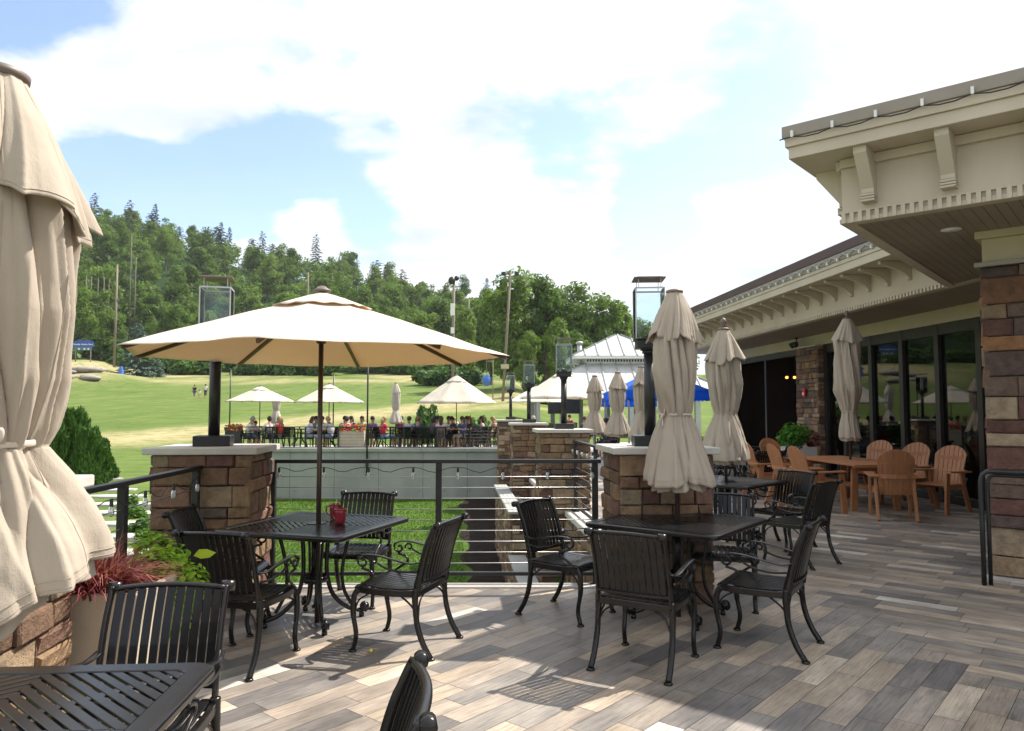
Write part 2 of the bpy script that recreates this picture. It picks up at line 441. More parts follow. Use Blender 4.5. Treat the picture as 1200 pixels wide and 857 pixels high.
for g in ((95, 205, .11, .46), (200, 232, .15, .50), (300, 215, .11, .44), (375, 190, .09, .30), (430, 290, .10, .30), (340, 312, .07, .25), (20, -5, .11, .5), (125, 0, .07, .28),
          (585, 130, .11, .22), (690, 120, .10, .24), (655, 185, .07, .22), (770, 225, .12, .24), (745, 310, .09, .22), (460, 170, .07, .22), (890, 170, .10, .22), (900, 40, .14, .2)):
    cov = math_n('SUBTRACT', cov, gap(*g))
for g in ((345, 258, .09, .20), (385, 275, .06, .16), (60, 95, .14, .35), (200, 100, .14, .25), (530, 245, .15, .15)):
    cov = math_n('ADD', cov, gap(*g))
mr = nd(nt, 'ShaderNodeMapRange'); mr.interpolation_type = 'SMOOTHSTEP'
mr.inputs['From Min'].default_value = .42; mr.inputs['From Max'].default_value = .66
nt.links.new(cov, mr.inputs['Value'])
n3 = noise_tex(nt, .8, 6, .6, vec=cmb.outputs[0], stretch=(1, 1.7, 1))
ccol = mix(nt, ramp(nt, n2, [(.34, (.86, .89, .94)), (.62, (1, 1, 1))]), ramp(nt, n3, [(.40, (.66, .71, .78)), (.58, (1.05, 1.05, 1.05))]), 1.0, 'MULTIPLY')
bgc = nd(nt, 'ShaderNodeBackground'); bgc.inputs['Strength'].default_value = .80
nt.links.new(ccol, bgc.inputs['Color'])
mx = nd(nt, 'ShaderNodeMixShader'); veil = math_n('MAXIMUM', mr.outputs[0], math_n('MULTIPLY', n1, .16))
nt.links.new(veil, mx.inputs[0])
nt.links.new(bg.outputs[0], mx.inputs[1]); nt.links.new(bgc.outputs[0], mx.inputs[2]); nt.links.new(mx.outputs[0], wo.inputs['Surface'])
vs = scene.view_settings
vs.view_transform = 'Standard'; vs.look = 'None'; vs.gamma = 1; vs.use_curve_mapping = False; vs.exposure = .84
scene.cycles.max_bounces = 10; scene.cycles.transparent_max_bounces = 24
scene.cycles.use_denoising = True

# ================================================================== layout frames
RS = -.0775
def rowx(D): return .86 + RS * (D - 6.2)              # left faces of the right-hand row of piers
PIER_D = [6.2, 11.8, 17.4, 23.0]
EDGE = 6.88                                           # far edge of the tiled patio

# ================================================================== terrain
def ridge_z(px):
    y = lerp(px, [-400, 95, 200, 300, 400, 480, 560, 640, 740, 900, 1400], [225, 243, 260, 292, 306, 330, 345, 372, 412, 440, 452])
    return 1.6 + (480 - y) * 330 / 870 - 11
def gz(y): return lerp(y, [33, 40, 60, 87, 120, 150, 170], [-.05, .3, 1.3, 2.75, 5.6, 8.8, 11.4])
def bank(px, y):                                     # the rough bank that lifts the left end of the slope
    a = min(1, max(0, (168 - px) / 75)); b = min(1, max(0, (y - 106) / 26))
    return 3.2 * a * a * (3 - 2 * a) * b * b * (3 - 2 * b)
def tz(x, y):
    px = 600 + 870 * x / max(y, 30)
    z0 = gz(y) + bank(px, y)
    if x > 0:
        k = min(1, max(0, (x - 0) / 6)); z0 = z0 * (1 - k) + k * min(z0, gz(max(33, y - 22)))
    if y > 150:
        zr = max(ridge_z(px), 9)
        t = min(1, (y - 150) / 180); t = t * t * (3 - 2 * t) * .6 + t * .4
        z = gz(150) + bank(px, 150) * (1 - t) + (zr - gz(150)) * t
        if y > 330: z = zr - (y - 330) * .12
        return z
    if y < 33:
        left = -.55 + .5 * max(y, 0) / 33
        if y > 29.5:
            return -.35 if x > -11.5 else lerp(x, [-14, -11.5], [left, -.35])
        rx = rowx(max(y, 0)) - .1
        if x > rx + 2.5: return -.35
        if x > rx + .3: return -1.95
        return lerp(x, [-.455 * y - .3, -.35 * y - .25], [left, -1.9])
    und = .25 * mnoise.noise(Vector((x * .05, y * .05, 0))) * min(1, (y - 33) / 30)
    return z0 + und
xs = sorted(set([-700, -560, -450] + list(range(-380, -60, 8)) + [v * .5 for v in range(-120, 41)] + list(range(20, 60, 4)) + list(range(60, 420, 10)) + [450, 560, 700]))
ys = sorted(set([-60, -40, -20] + [v * .5 for v in range(-20, 69)] + [29.44, 29.56] + list(range(34, 90, 2)) + list(range(90, 170, 4)) + list(range(170, 420, 10)) + [450, 520, 650]))
V = [(x, y, tz(x, y)) for y in ys for x in xs]
nx = len(xs)
Fc = [(j * nx + i, j * nx + i + 1, (j + 1) * nx + i + 1, (j + 1) * nx + i) for j in range(len(ys) - 1) for i in range(nx - 1)]
me = bpy.data.meshes.new('ground'); me.from_pydata(V, [], Fc); me.polygons.foreach_set('use_smooth', [True] * len(Fc))
m, nt, out = _mat('meadow_and_forest_floor')
tc = nd(nt, 'ShaderNodeTexCoord'); P_ = tc.outputs['Object']
sp = nd(nt, 'ShaderNodeSeparateXYZ'); nt.links.new(P_, sp.inputs[0])
def mth(op, a, b=None, clamp=False):
    q = nd(nt, 'ShaderNodeMath', operation=op); q.use_clamp = clamp
    for i, v in enumerate((a, b)):
        if v is None: continue
        if isinstance(v, (int, float)): q.inputs[i].default_value = v
        else: nt.links.new(v, q.inputs[i])
    return q.outputs[0]
nA = noise_tex(nt, .05, 6, .6, vec=P_); nB = noise_tex(nt, .45, 6, .7, vec=P_, stretch=(1, .25, 1)); nC = noise_tex(nt, 9, 4, .7, vec=P_)
g = ramp(nt, nB, [(.25, (.072, .120, .030)), (.5, (.108, .158, .042)), (.75, (.165, .200, .070))])
qL = nd(nt, 'ShaderNodeMapRange', i_From_Min=29.0, i_From_Max=29.4); nt.links.new(sp.outputs['Y'], qL.inputs['Value'])
qP = nd(nt, 'ShaderNodeMapRange', i_From_Min=-.5, i_From_Max=.5); nt.links.new(mth('ADD', sp.outputs['X'], mth('MULTIPLY', sp.outputs['Y'], .44)), qP.inputs['Value'])
lawnf = mth('MULTIPLY', mth('SUBTRACT', 1.0, qL.outputs[0]), qP.outputs[0])
g = mix(nt, g, ramp(nt, nB, [(.3, (.055, .108, .018)), (.7, (.09, .152, .03))]), lawnf)
g = mix(nt, g, ramp(nt, nC, [(.3, (.7, .74, .65)), (.7, (1.2, 1.15, 1.1))]), .7, 'MULTIPLY')
dry = ramp(nt, nB, [(.3, (.30, .26, .13)), (.7, (.44, .36, .21))])
# the worn, dry track that crosses the slope from the lower left to the upper right
def band(ax, ay, bx, by, w0, w1, amp):
    L = math.hypot(bx - ax, by - ay); nxv, nyv = -(by - ay) / L, (bx - ax) / L
    d = mth('ADD', mth('MULTIPLY', mth('SUBTRACT', sp.outputs['X'], ax), nxv), mth('MULTIPLY', mth('SUBTRACT', sp.outputs['Y'], ay), nyv))
    d = mth('ADD', mth('ABSOLUTE', d), mth('MULTIPLY', mth('SUBTRACT', nB, .5), amp))
    q = nd(nt, 'ShaderNodeMapRange', i_From_Min=w1, i_From_Max=w0, i_To_Min=0.0, i_To_Max=1.0); q.interpolation_type = 'SMOOTHSTEP'
    nt.links.new(d, q.inputs['Value']); return q.outputs[0]
b1 = band(-19, 36, 6, 112, 1.4, 5.6, 11); b2 = band(-24, 33, -8, 60, .8, 3.8, 9); b3 = band(-72, 112, -78, 150, 3.0, 11.0, 16)
q = nd(nt, 'ShaderNodeMapRange', i_From_Min=30.0, i_From_Max=36.0); nt.links.new(sp.outputs['Y'], q.inputs['Value'])
q8 = nd(nt, 'ShaderNodeMapRange', i_From_Min=112.0, i_From_Max=120.0); nt.links.new(sp.outputs['Y'], q8.inputs['Value'])
bb = mth('MULTIPLY', mth('MAXIMUM', mth('MULTIPLY', b3, q8.outputs[0]), mth('MAXIMUM', b1, mth('MULTIPLY', b2, .7))), q.outputs[0])
nD = noise_tex(nt, 1.6, 5, .65, vec=P_, stretch=(.10, 1, 1)); nE = noise_tex(nt, 1.1, 6, .75, vec=P_)
g = mix(nt, g, ramp(nt, nD, [(.36, (.74, .78, .72)), (.62, (1.16, 1.13, 1.1))]), .8, 'MULTIPLY')
g = mix(nt, g, ramp(nt, nE, [(.34, (.72, .78, .7)), (.5, (1, 1, 1)), (.7, (1.2, 1.12, 1.0))]), .8, 'MULTIPLY')
qE = nd(nt, 'ShaderNodeMapRange', i_From_Min=.34, i_From_Max=.56, i_To_Min=.25, i_To_Max=1.0); nt.links.new(nE, qE.inputs['Value'])
g = mix(nt, g, dry, mth('MULTIPLY', mth('MULTIPLY', bb, qE.outputs[0]), .9))
# rough dry bank below the trees on the left
q2 = nd(nt, 'ShaderNodeMapRange', i_From_Min=.50, i_From_Max=.62); nt.links.new(nA, q2.inputs['Value'])
q3 = nd(nt, 'ShaderNodeMapRange', i_From_Min=118.0, i_From_Max=128.0); nt.links.new(sp.outputs['Y'], q3.inputs['Value'])
g = mix(nt, g, dry, mth('MULTIPLY', mth('MULTIPLY', q2.outputs[0], q3.outputs[0]), .7))
q4 = nd(nt, 'ShaderNodeMapRange', i_From_Min=158.0, i_From_Max=170.0); nt.links.new(sp.outputs['Y'], q4.inputs['Value'])
g = mix(nt, g, (.018, .042, .012), q4.outputs[0])
p = nd(nt, 'ShaderNodeBsdfPrincipled'); p.inputs['Roughness'].default_value = .95; p.inputs['Specular IOR Level'].default_value = .1
nt.links.new(g, p.inputs['Base Color'])
nt.links.new(bump(nt, nC, .8, .05), p.inputs['Normal']); nt.links.new(p.outputs[0], out.inputs['Surface'])
me.materials.append(m)
go = bpy.data.objects.new('ground', me); COL.objects.link(go); tag(go, kind='structure')

# mulch bed along the foot of the retaining wall
mb = MB()
def bedz(x, y): return -1.885 + .05 * mnoise.noise(Vector((x * 2.2, y * 2.2, 3))) 
mb.grid(lambda u, v: ((rowx(9 + 20.2 * v) - 1.05 + .14 * math.sin(v * 40)) * (1 - u) + (rowx(9 + 20.2 * v) + .3) * u, 9 + 20.2 * v, bedz(u, v * 30) + (.04 if 0 < u < 1 else 0)), 8, 60, False)
struct('planting_bed', mb, 'soil')

# lawn blades in the sunken garden
n = 90000
Y = 9.5 + 19.6 * RNG.uniform(0, 1, n) ** 1.1; X = RNG.uniform(0, 1, n) * (.37 * Y + 1) - .37 * Y
rxv = .86 + RS * (Y - 6.2) - 1.1
k = X < rxv; X = X[k]; Y = Y[k]; n = len(X)
Z = np.array([tz(a, b) for a, b in zip(X, Y)])
h = RNG.uniform(.02, .05, n); w = RNG.uniform(.006, .014, n); an = RNG.uniform(0, 2 * PI, n); le = RNG.uniform(0, .05, n)
q = np.zeros((n, 4, 3))
ca, sa = np.cos(an) * w, np.sin(an) * w
q[:, 0] = np.stack([X - ca, Y - sa, Z - .005], 1); q[:, 1] = np.stack([X + ca, Y + sa, Z - .005], 1)
q[:, 2] = np.stack([X + ca * .3 + le, Y + sa * .3, Z + h], 1); q[:, 3] = np.stack([X - ca * .3 + le, Y - sa * .3, Z + h], 1)
mb = MB(); mb.quads(q, RNG.uniform(.1, .9, n)); o = mb.build('grass', 'grassblade'); tag(o, 'short mown green grass of the sunken lawn below the patio', 'grass', kind='stuff')

# ================================================================== tiled patio
W_, L_ = .15, .60
TK = 1.42
PAL = [(.220, .195, .172), (.19, .172, .158), (.245, .210, .175), (.15, .142, .138), (.125, .120, .121), (.17, .160, .153), (.30, .265, .228), (.205, .180, .160), (.265, .228, .19), (.108, .104, .108), (.37, .358, .342)]
PW = [5, 5, 4, 4, 2.6, 5, 2.6, 5, 3, 1.6, .95]
aV = Vector((-.0734, .9973)); bV = Vector((.9973, .0734))
dA = (bV + aV).normalized(); dB = (aV - bV).normalized()     # two plank directions, 45 degrees either side of the building line
seam = Vector((2.75 + .0736 * 5, 0))
def clip(poly, nx_, ny_, c):
    out = []
    for i in range(len(poly)):
        a, b = poly[i], poly[(i + 1) % len(poly)]
        da = a[0] * nx_ + a[1] * ny_ - c; db = b[0] * nx_ + b[1] * ny_ - c
        if da <= 0: out.append(a)
        if (da < 0) != (db < 0) and da != db:
            t = da / (da - db); out.append((a[0] + (b[0] - a[0]) * t, a[1] + (b[1] - a[1]) * t))
    return out
mbT = MB(); uvs = []
rr = random.Random(5)
def emit_tile(p0, p1, q0, q1, zone):
    gp = .0016
    pts = [(p0 + gp, q0 + gp), (p1 - gp, q0 + gp), (p1 - gp, q1 - gp), (p0 + gp, q1 - gp)]
    wd = [seam + dA * a + dB * b for a, b in pts]
    cc = sum((Vector(x) for x in wd), Vector((0, 0))) / 4
    if cc.x < -4 or cc.x > 13 or cc.y < -3.5 or cc.y > 30: return
    col = rr.choices(PAL, PW)[0]; j = rr.uniform(.86, 1.14) * TK; col = (col[0] * j * 1.03, col[1] * j, col[2] * j * .95)
    ou, ov = rr.uniform(0, 50), rr.uniform(0, 50)
    for reg in (0, 1):
        pl = [tuple(x) for x in wd]
        if reg == 0: pl = clip(clip(pl, 0, 1, EDGE), -1, 0, 3.0)
        else:
            pl = clip(pl, 0, -1, -EDGE)
            pl = clip(pl, -1, RS, -(.86 + .50) + RS * 6.2) if len(pl) > 2 else pl
        if len(pl) < 3: continue
        b = len(mbT.v)
        mbT.v += [(x, y, 0) for x, y in pl]; mbT.f.append(tuple(range(b, b + len(pl)))); mbT.c.append(col); mbT.sm.append(False)
        for x, y in pl:
            d = Vector((x, y)) - cc
            lo, wi = (d.dot(dA), d.dot(dB)) if zone == 0 else (d.dot(dB), d.dot(dA))
            uvs.append((ou + lo, ov + wi))
NR = 190
for kq in range(-NR, NR):                                   # zone A: planks along dA, rows stacked along dB
    off = rr.uniform(0, L_); end = (kq + 1) * W_
    p1 = end
    first = True
    while p1 > end - 20:
        L = (off if first and off > .12 else L_); first = False
        emit_tile(p1 - L, p1, kq * W_, (kq + 1) * W_, 0); p1 -= L
for kp in range(-NR, NR):                                   # zone B: planks along dB, on the building side of the seam
    end = kp * W_; off = rr.uniform(.12, L_); q1 = end; first = True
    while q1 > end - 16:
        L = off if first else L_; first = False
        emit_tile(kp * W_, (kp + 1) * W_, q1 - L, q1, 1); q1 -= L
me = mbT.mesh('patio_floor', M['tile'])
ul = me.uv_layers.new(name='grain'); ul.data.foreach_set('uv', np.array(uvs, np.float32).ravel())
o = bpy.data.objects.new('patio_floor', me); COL.objects.link(o); tag(o, kind='structure')
mb = MB(); mb.box(-3.2, 13.5, -4, EDGE, -2.2, -.004)
mb.prism([(rowx(EDGE) + .55, EDGE), (13.5, EDGE), (13.5, 30), (rowx(30) + .55, 30)], -2.2, -.004)
struct('patio_base', mb, 'grout')
mb = MB(); mb.box(-2.18, rowx(EDGE) + .02, EDGE - .13, EDGE + .04, -.30, .012)
struct('patio_edge', mb, 'paving', bevel=.006)
# far terrace slab
mb = MB(); mb.box(-11, 24, 29.6, 36.5, -.4, -.012); mb.box(-.3, 24, 26, 29.6, -.4, -.008)
struct('terrace_paving', mb, 'paving')

# ================================================================== concrete retaining wall
t = thing('retaining_wall', 'grey weathered concrete retaining wall below the far dining terrace', 'retaining wall', (-5.6, 29.6, -1.9))
mb = MB(); mb.box(-6.6, 5.5, -.28, 0, -.3, 1.84); mb.build('wall_body', 'concrete', t)
mb = MB()
for i in range(7): mb.box(-6.65 + i * 1.74, -6.65 + i * 1.74 + 1.73, -.36, .1, 1.842, 1.985)
mb.build('coping', 'concrete', t, bevel=.012)
mb = MB()
for i in range(11): mb.box(-4.9 + i * .98, -4.88 + i * .98, -.294, -.2801, .28, .34)
mb.build('weep_hole', 'darkframe', t)
for i in range(6): mb = MB(); mb.box(-4.86 + i * 1.74, -4.848 + i * 1.74, -.2835, -.2802, -.2, 1.835); mb.build('panel_joint', 'mortar', t)

# ================================================================== ashlar stone
SK = .95
SPAL = [(.30, .20, .12), (.21, .13, .085), (.19, .10, .08), (.34, .25, .165), (.155, .12, .10), (.25, .155, .09), (.25, .145, .105), (.13, .095, .08), (.40, .31, .21)]
SW = [5, 5, 3.2, 4, 3, 5, 3, 2, 1.6]
def ashlar(mb, o, ux, length, z0, z1, rnd, depth=.055, base=.03, hmin=.085, hmax=.185, lmin=.13, lmax=.40, pal=SPAL, wts=SW):
    """stones of one face: o is the face's lower start, ux its direction; outward is to the right of ux"""
    o = Vector(o); ux = Vector(ux).normalized(); nrm_ = Vector((ux.y, -ux.x, 0)); uz = Vector((0, 0, 1))
    z = z0
    while z < z1 - .02:
        h = rnd.uniform(hmin, hmax)
        if z1 - z - h < hmin * .8: h = z1 - z
        if h > hmax * 1.35: h *= .5
        x = 0
        while x < length - .01:
            l = rnd.uniform(lmin, lmax)
            if length - x - l < lmin * .7: l = length - x
            split = h > hmax * .8 and rnd.random() < .3
            for (za, zb) in ([(z, z + h * .5), (z + h * .5, z + h)] if split else [(z, z + h)]):
                g = .004; d = base + rnd.uniform(0, depth - base); b = min(.012, (zb - za) * .2)
                col = rnd.choices(pal, wts)[0]; j = rnd.uniform(.75, 1.2) * SK; col = tuple(c * j for c in col)
                x0, x1 = x + g, x + l - g; a, c = za + g, zb - g
                jit = lambda s: rnd.uniform(-s, s)
                back = [o + ux * X_ + uz * Z_ - nrm_ * .02 for X_, Z_ in ((x0, a), (x1, a), (x1, c), (x0, c))]
                mid = [o + ux * (X_ + jit(.003)) + uz * (Z_ + jit(.003)) + nrm_ * (d - b) for X_, Z_ in ((x0, a), (x1, a), (x1, c), (x0, c))]
                fr = [o + ux * (X_ + jit(.007)) + uz * (Z_ + jit(.006)) + nrm_ * (d + jit(.010)) for X_, Z_ in ((x0 + b, a + b), (x1 - b, a + b), (x1 - b, c - b), (x0 + b, c - b))]
                vs = back + mid + fr; fs = [(8, 9, 10, 11)]
                for k in range(4):
                    k2 = (k + 1) % 4; fs += [(k, k2, 4 + k2, 4 + k), (4 + k, 4 + k2, 8 + k2, 8 + k)]
                mb.add(vs, fs, col)
            x += l
        z += h
    return mb
def stone_block(mb, fr, x0, x1, y0, y1, z0, z1, seed, core=None, **k):
    rnd = random.Random(seed)
    A = [fr.p(x0, y0, 0), fr.p(x1, y0, 0), fr.p(x1, y1, 0), fr.p(x0, y1, 0)]
    if fr.ax.cross(fr.ay).z < 0: A.reverse()
    for i in range(4):
        p, q = A[i], A[(i + 1) % 4]; u = (q - p).normalized()
        ashlar(mb, p - u * .028 * (1 if i % 2 else 1), u, (q - p).length + .056, z0, z1, rnd, **k)
    (core or mb).box(x0 - .006, x1 + .006, y0 - .006, y1 + .006, z0, z1 - .004, (.04, .034, .03), fr)
    return mb

def pier(label, px0, D, seed, zb=0.0, w=.74, d=.66, ztop=1.284, group='stone lamp piers along the patio edge'):
    """px0: x of the front left corner"""
    t = thing('stone_pier', label, 'pier', (px0 + w / 2, D + d / 2, zb), 0, group)
    fr = Fr((0, 0, 0), (1, RS * -.95)); 
    mb = MB(); stone_block(mb, fr, -w / 2 + .03, w / 2 - .03, -d / 2 + .03, d / 2 - .03, 0, ztop - .055 - zb, seed); mb.build('stone_shaft', 'stone', t)
    mb = MB(); mb.box(-w / 2 - .06, w / 2 + .06, -d / 2 - .06, d / 2 + .06, ztop - .055 - zb, ztop - zb, fr=fr); mb.build('cap', 'cast', t, bevel=.008)
    return t
pier('stone pier with pale cap left of the open umbrella table', -2.98, 6.15, 3, w=.80, d=.68)
pier('stone pier with pale cap half hidden behind the big tied umbrella at the photo edge', -2.84, 2.87, 8, w=.78, d=.68)
PLAB = ['stone pier just behind the slim closed umbrella, first of the lamp row', 'stone pier second along the lamp row, by the short railing',
        'stone pier third along the lamp row towards the far terrace', 'stone pier last along the lamp row, touching the concrete wall']
for i, D in enumerate(PIER_D): pier(PLAB[i], rowx(D), D, 20 + i, zb=(0 if i == 0 else -1.9), w=.78, d=.68)

# low stone walls between the row's piers, with coping, and the lower outer wall
for i in range(3):
    D0, D1 = PIER_D[i] + .74, PIER_D[i + 1] - .02
    if i == 0: D0 = EDGE + .05
    fr = Fr((rowx(D0) + .45, D0, 0), (RS, 1)); L = D1 - D0
    lab = ['brown stone garden wall with pale coping between first and second lamp piers', 'brown stone garden wall with pale coping between second and third lamp piers', 'brown stone garden wall with pale coping between third and last lamp piers'][i]
    t = thing('garden_wall', lab, 'garden wall', (0, 0, 0))
    mb = MB(); ashlar(mb, fr.p(L, 0, -1.9), (fr.p(0, 0, 0) - fr.p(L, 0, 0)), L, 0, 1.83, random.Random(40 + i)) if False else None
    rnd = random.Random(40 + i)
    ashlar(mb, fr.p(L, .0, -1.9), -fr.ax, L, 0, 1.83, rnd)      # face towards the lawn
    mb.box(0, L, -.26, -.001, -1.9, -.075, (.04, .034, .03), fr)
    mb.build('stone_face', 'stone', t)
    mb = MB(); mb.box(0, L, -.30, .05, -.07, .012, fr=fr); mb.build('coping', 'cast', t, bevel=.008)
for (D0, D1, zt, lab, sd) in ((14.0, 19.0, -.30, 'outer stepped stone wall, taller section with grey ledge near the concrete wall', 61), (7.4, 13.97, -1.09, 'outer stepped stone wall, lower section with grey ledge near the patio', 62)):
    t = thing('terraced_wall', lab, 'garden wall', (0, 0, 0))
    fr = Fr((rowx(D0) - .03, D0, 0), (RS, 1)); L = D1 - D0; rnd = random.Random(sd)
    mb = MB(); ashlar(mb, fr.p(L, .22, -1.95), -fr.ax, L, 0, zt + 1.95 - .05, rnd)
    ashlar(mb, fr.p(0, .22, -1.95), -fr.ay, .36, 0, zt + 1.95 - .05, rnd)
    mb.box(0, L, -.25, .219, -1.95, zt - .055, (.04, .034, .03), fr)
    mb.build('stone_face', 'stone', t)
    mb = MB(); mb.box(-.05, L, -.02, .30, zt - .05, zt, fr=fr); mb.build('ledge', 'concrete', t, bevel=.006)  # darker concrete than the garden wall coping: shade put into the ledge colour

# ground cover on the shelf between the outer wall and the garden wall
rg = np.random.default_rng(31); n = 1800
Y = rg.uniform(7.5, 13.9, n); X = np.array([rowx(a) for a in Y]) + rg.uniform(.25, .46, n); Z = -1.12 + rg.uniform(0, .10, n)
a = rg.normal(size=(n, 3)) + np.array([0, 0, .4]); a /= np.linalg.norm(a, axis=1)[:, None]; b = np.cross(a, rg.normal(size=(n, 3))); b /= np.linalg.norm(b, axis=1)[:, None]; c = np.stack([X, Y, Z], 1); s_ = .035
mb = MB(); mb.quads(np.stack([c - a * s_, c + b * s_ * .6, c + a * s_, c - b * s_ * .6], 1), rg.uniform(.2, .9, n))
o = mb.build('ground_cover', 'bush'); tag(o, 'low green ground cover on the shelf below the short railing', 'ground cover', kind='stuff')
mb = MB(); fr = Fr((rowx(7.4) + .22, 7.4, 0), (RS, 1)); mb.box(0, 6.5, -.24, 0, -1.9, -1.10, fr=fr); struct('shelf_soil', mb, 'soil')

# ================================================================== lamp posts on the piers
def lamp_proto():
    t = thing('lamp_post', 'x', 'lamp post', (0, 0, 0), 0, 'glass lantern lamp posts on the stone piers')
    mb = MB(); mb.box(-.15, .15, -.15, .15, 0, .095); mb.build('base', 'post', t, bevel=.006)
    mb = MB(); mb.lathe([(.048, .09), (.048, .86)], 20); mb.lathe([(.062, .855), (.062, .885)], 20); mb.box(-.07, .07, -.07, .07, .885, .90); mb.build('post', 'post', t)
    mb = MB(); mb.box(-.115, .115, -.115, .115, .90, .975); mb.box(-.135, .135, -.135, .135, .976, .986); mb.build('lantern_tray', 'post', t, bevel=.004)
    w, z0, z1 = .124, .988, 1.46
    gl = MB()
    for sx, sy in ((1, 0), (-1, 0), (0, 1), (0, -1)):
        if sx: gl.box(sx * w - .002, sx * w + .002, -w + .008, w - .008, z0, z1 - .012)
        else: gl.box(-w + .008, w - .008, sy * w - .002, sy * w + .002, z0, z1 - .012)
    gl.build('glass_pane', 'glass', t)
    mb = MB()
    for sx in (-1, 1):
        for sy in (-1, 1): mb.box(sx * w - .005, sx * w + .005, sy * w - .005, sy * w + .005, .986, z1)
        mb.box(sx * w - .006, sx * w + .006, -w + .007, w - .007, z1 - .012, z1 + .002); mb.box(-w + .007, w - .007, sx * w - .006, sx * w + .006, z1 - .012, z1 + .002)
    for sx in (-1, 1):
        for sy in (-1, 1): mb.box(sx * w * .78 - .003, sx * w * .78 + .003, sy * w * .78 - .003, sy * w * .78 + .003, z1 + .003, z1 + .085)
    mb.build('lantern_frame', 'steelgrey', t)
    mb = MB(); mb.box(-.138, .138, -.134, .134, z1 + .085, z1 + .096); mb.box(-.11, .11, -.11, .11, z1 + .0962, z1 + .104); mb.build('lid', 'cap_brown', t, bevel=.003)
    t.scale = (1, 1, .945)
    mb = MB(); mb.box(-.05, .05, -.05, .05, .988, 1.012); mb.lathe([(.03, 1.012), (.024, 1.03)], 12); mb.build('burner', 'post', t)
    return t
LP = lamp_proto()
place(LP, USED, (-2.60, 6.50, 1.284), R(14), 'glass lantern on a black post rising behind the open cream umbrella')
for i, D in enumerate(PIER_D):
    place(LP, USED, (rowx(D) + [.35, .42, .41, .40][i], D + .33, 1.284), [R(-4), R(0), R(3), R(2)][i],
          ['tall glass lantern beside the slim closed umbrella, nearest of the lamp row', 'glass lantern on dark post before the white umbrella roof, second of the row',
           'glass lantern on a dark post third along the row of piers', 'smallest looking glass lantern, last of the row by the concrete wall'][i])

# ================================================================== railings
def rail(label, A, B, nposts, ncab, ztop=1.14, zlow=.10, zb=0, group='cable railings of the patio', posts=None, inset=.03, low=True, pz=-.0, cm_='wire'):
    A = Vector(A); B = Vector(B); L = (B - A).length; fr = Fr((A.x, A.y, zb), (B - A).xy)
    t = thing('railing', label, 'railing', (0, 0, 0), 0, group)
    mb = MB(); mb.box(-.02, L + .02, -.03, .03, ztop - .035, ztop, fr=fr); mb.build('top_rail', 'post', t, bevel=.005)
    if low: mb = MB(); mb.box(.0, L, -.018, .018, zlow - .016, zlow + .016, fr=fr); mb.build('bottom_rail', 'post', t, bevel=.003)
    ps = posts or [inset + (L - 2 * inset) * i / (nposts - 1) for i in range(nposts)]
    for s in ps:
        mb = MB(); mb.box(s - .027, s + .027, -.0265, .0265, pz, ztop - .036, fr=fr)
        mb.box(s - .055, s + .055, -.05, .05, pz, pz + .012, fr=fr); mb.build('post', 'post', t, bevel=.003)
    for i in range(ncab):
        z = zlow + (ztop - .06 - zlow) * (i + 1) / (ncab + 1)
        mb = MB(); mb.sweep([fr.p(.02, 0, z), fr.p(L / 2, 0, z - .004), fr.p(L - .02, 0, z)], .0042, n=6); mb.build('cable', cm_, t)
    return fr, L
frF, LF = rail('black cable railing across the patio edge behind the left table', (-2.235, 6.90, 0), (.80, 6.90, 0), 3, 9, posts=[.03, 1.56, 3.0])
frL, LL = rail('black cable railing sloping in view between the two left stone piers', (-2.47, 3.58, 0), (-2.57, 6.14, 0), 3, 7, posts=[.1, 1.27, 2.50])
RLAB = ['short black cable railing between first and second lamp piers', 'short black cable railing between second and third lamp piers', 'short black cable railing between third and last lamp piers']
RR = []
for i in range(3):
    D0, D1 = PIER_D[i] + .75, PIER_D[i + 1] - .06
    RR.append(rail(RLAB[i], (rowx(D0) + .56, D0, 0), (rowx(D1) + .56, D1, 0), 4, 7, ztop=1.12, posts=[.05, 1.55, 3.1, D1 - D0 - .05], pz=.012))
rail('dark cable railing along the front of the far dining terrace', (-10.9, 29.75, 0), (-.35, 29.75, 0), 9, 5, ztop=.92, group='far railings', cm_='post')

def bulbs(label, fr, L, z, step, sag, group='strings of clear bulbs along the railings', y=-.05):
    t = thing('string_lights', label, 'string lights', (0, 0, 0), 0, group)
    n = int(L / step); pts = []
    for i in range(n * 6 + 1):
        s = i / 6; pts.append(fr.p(.1 + s * step, y, z - .03 - sag * math.sin(PI * (s % 1)) ** 2 * (.6 + .4 * math.sin(i))))
    mb = MB(); mb.sweep(pts, .0032, n=5); mb.build('cord', 'post', t)
    for i in range(n + 1):
        c = fr.p(.1 + i * step, y, z - .03)
        mb = MB(); mb.lathe([(.005, 0), (.011, -.009), (.011, -.038), (.013, -.042)], 10, c); s = mb.build('socket', 'post', t)
        mb = MB(); mb.lathe([(.010, -.043), (.016, -.062), (.018, -.08), (.014, -.098), (.005, -.108)], 10, c); mb.build('bulb', 'bulbglass', s)
bulbs('string of clear bulbs hanging under the railing behind the left table', frF, LF, 1.10, .41, .05)
bulbs('string of clear bulbs hanging under the railing between the left piers', frL, LL, 1.08, .46, .07)
bulbs('string of clear bulbs under the railing between first and second lamp piers', RR[0][0], RR[0][1], 1.06, .42, .05, y=.05)
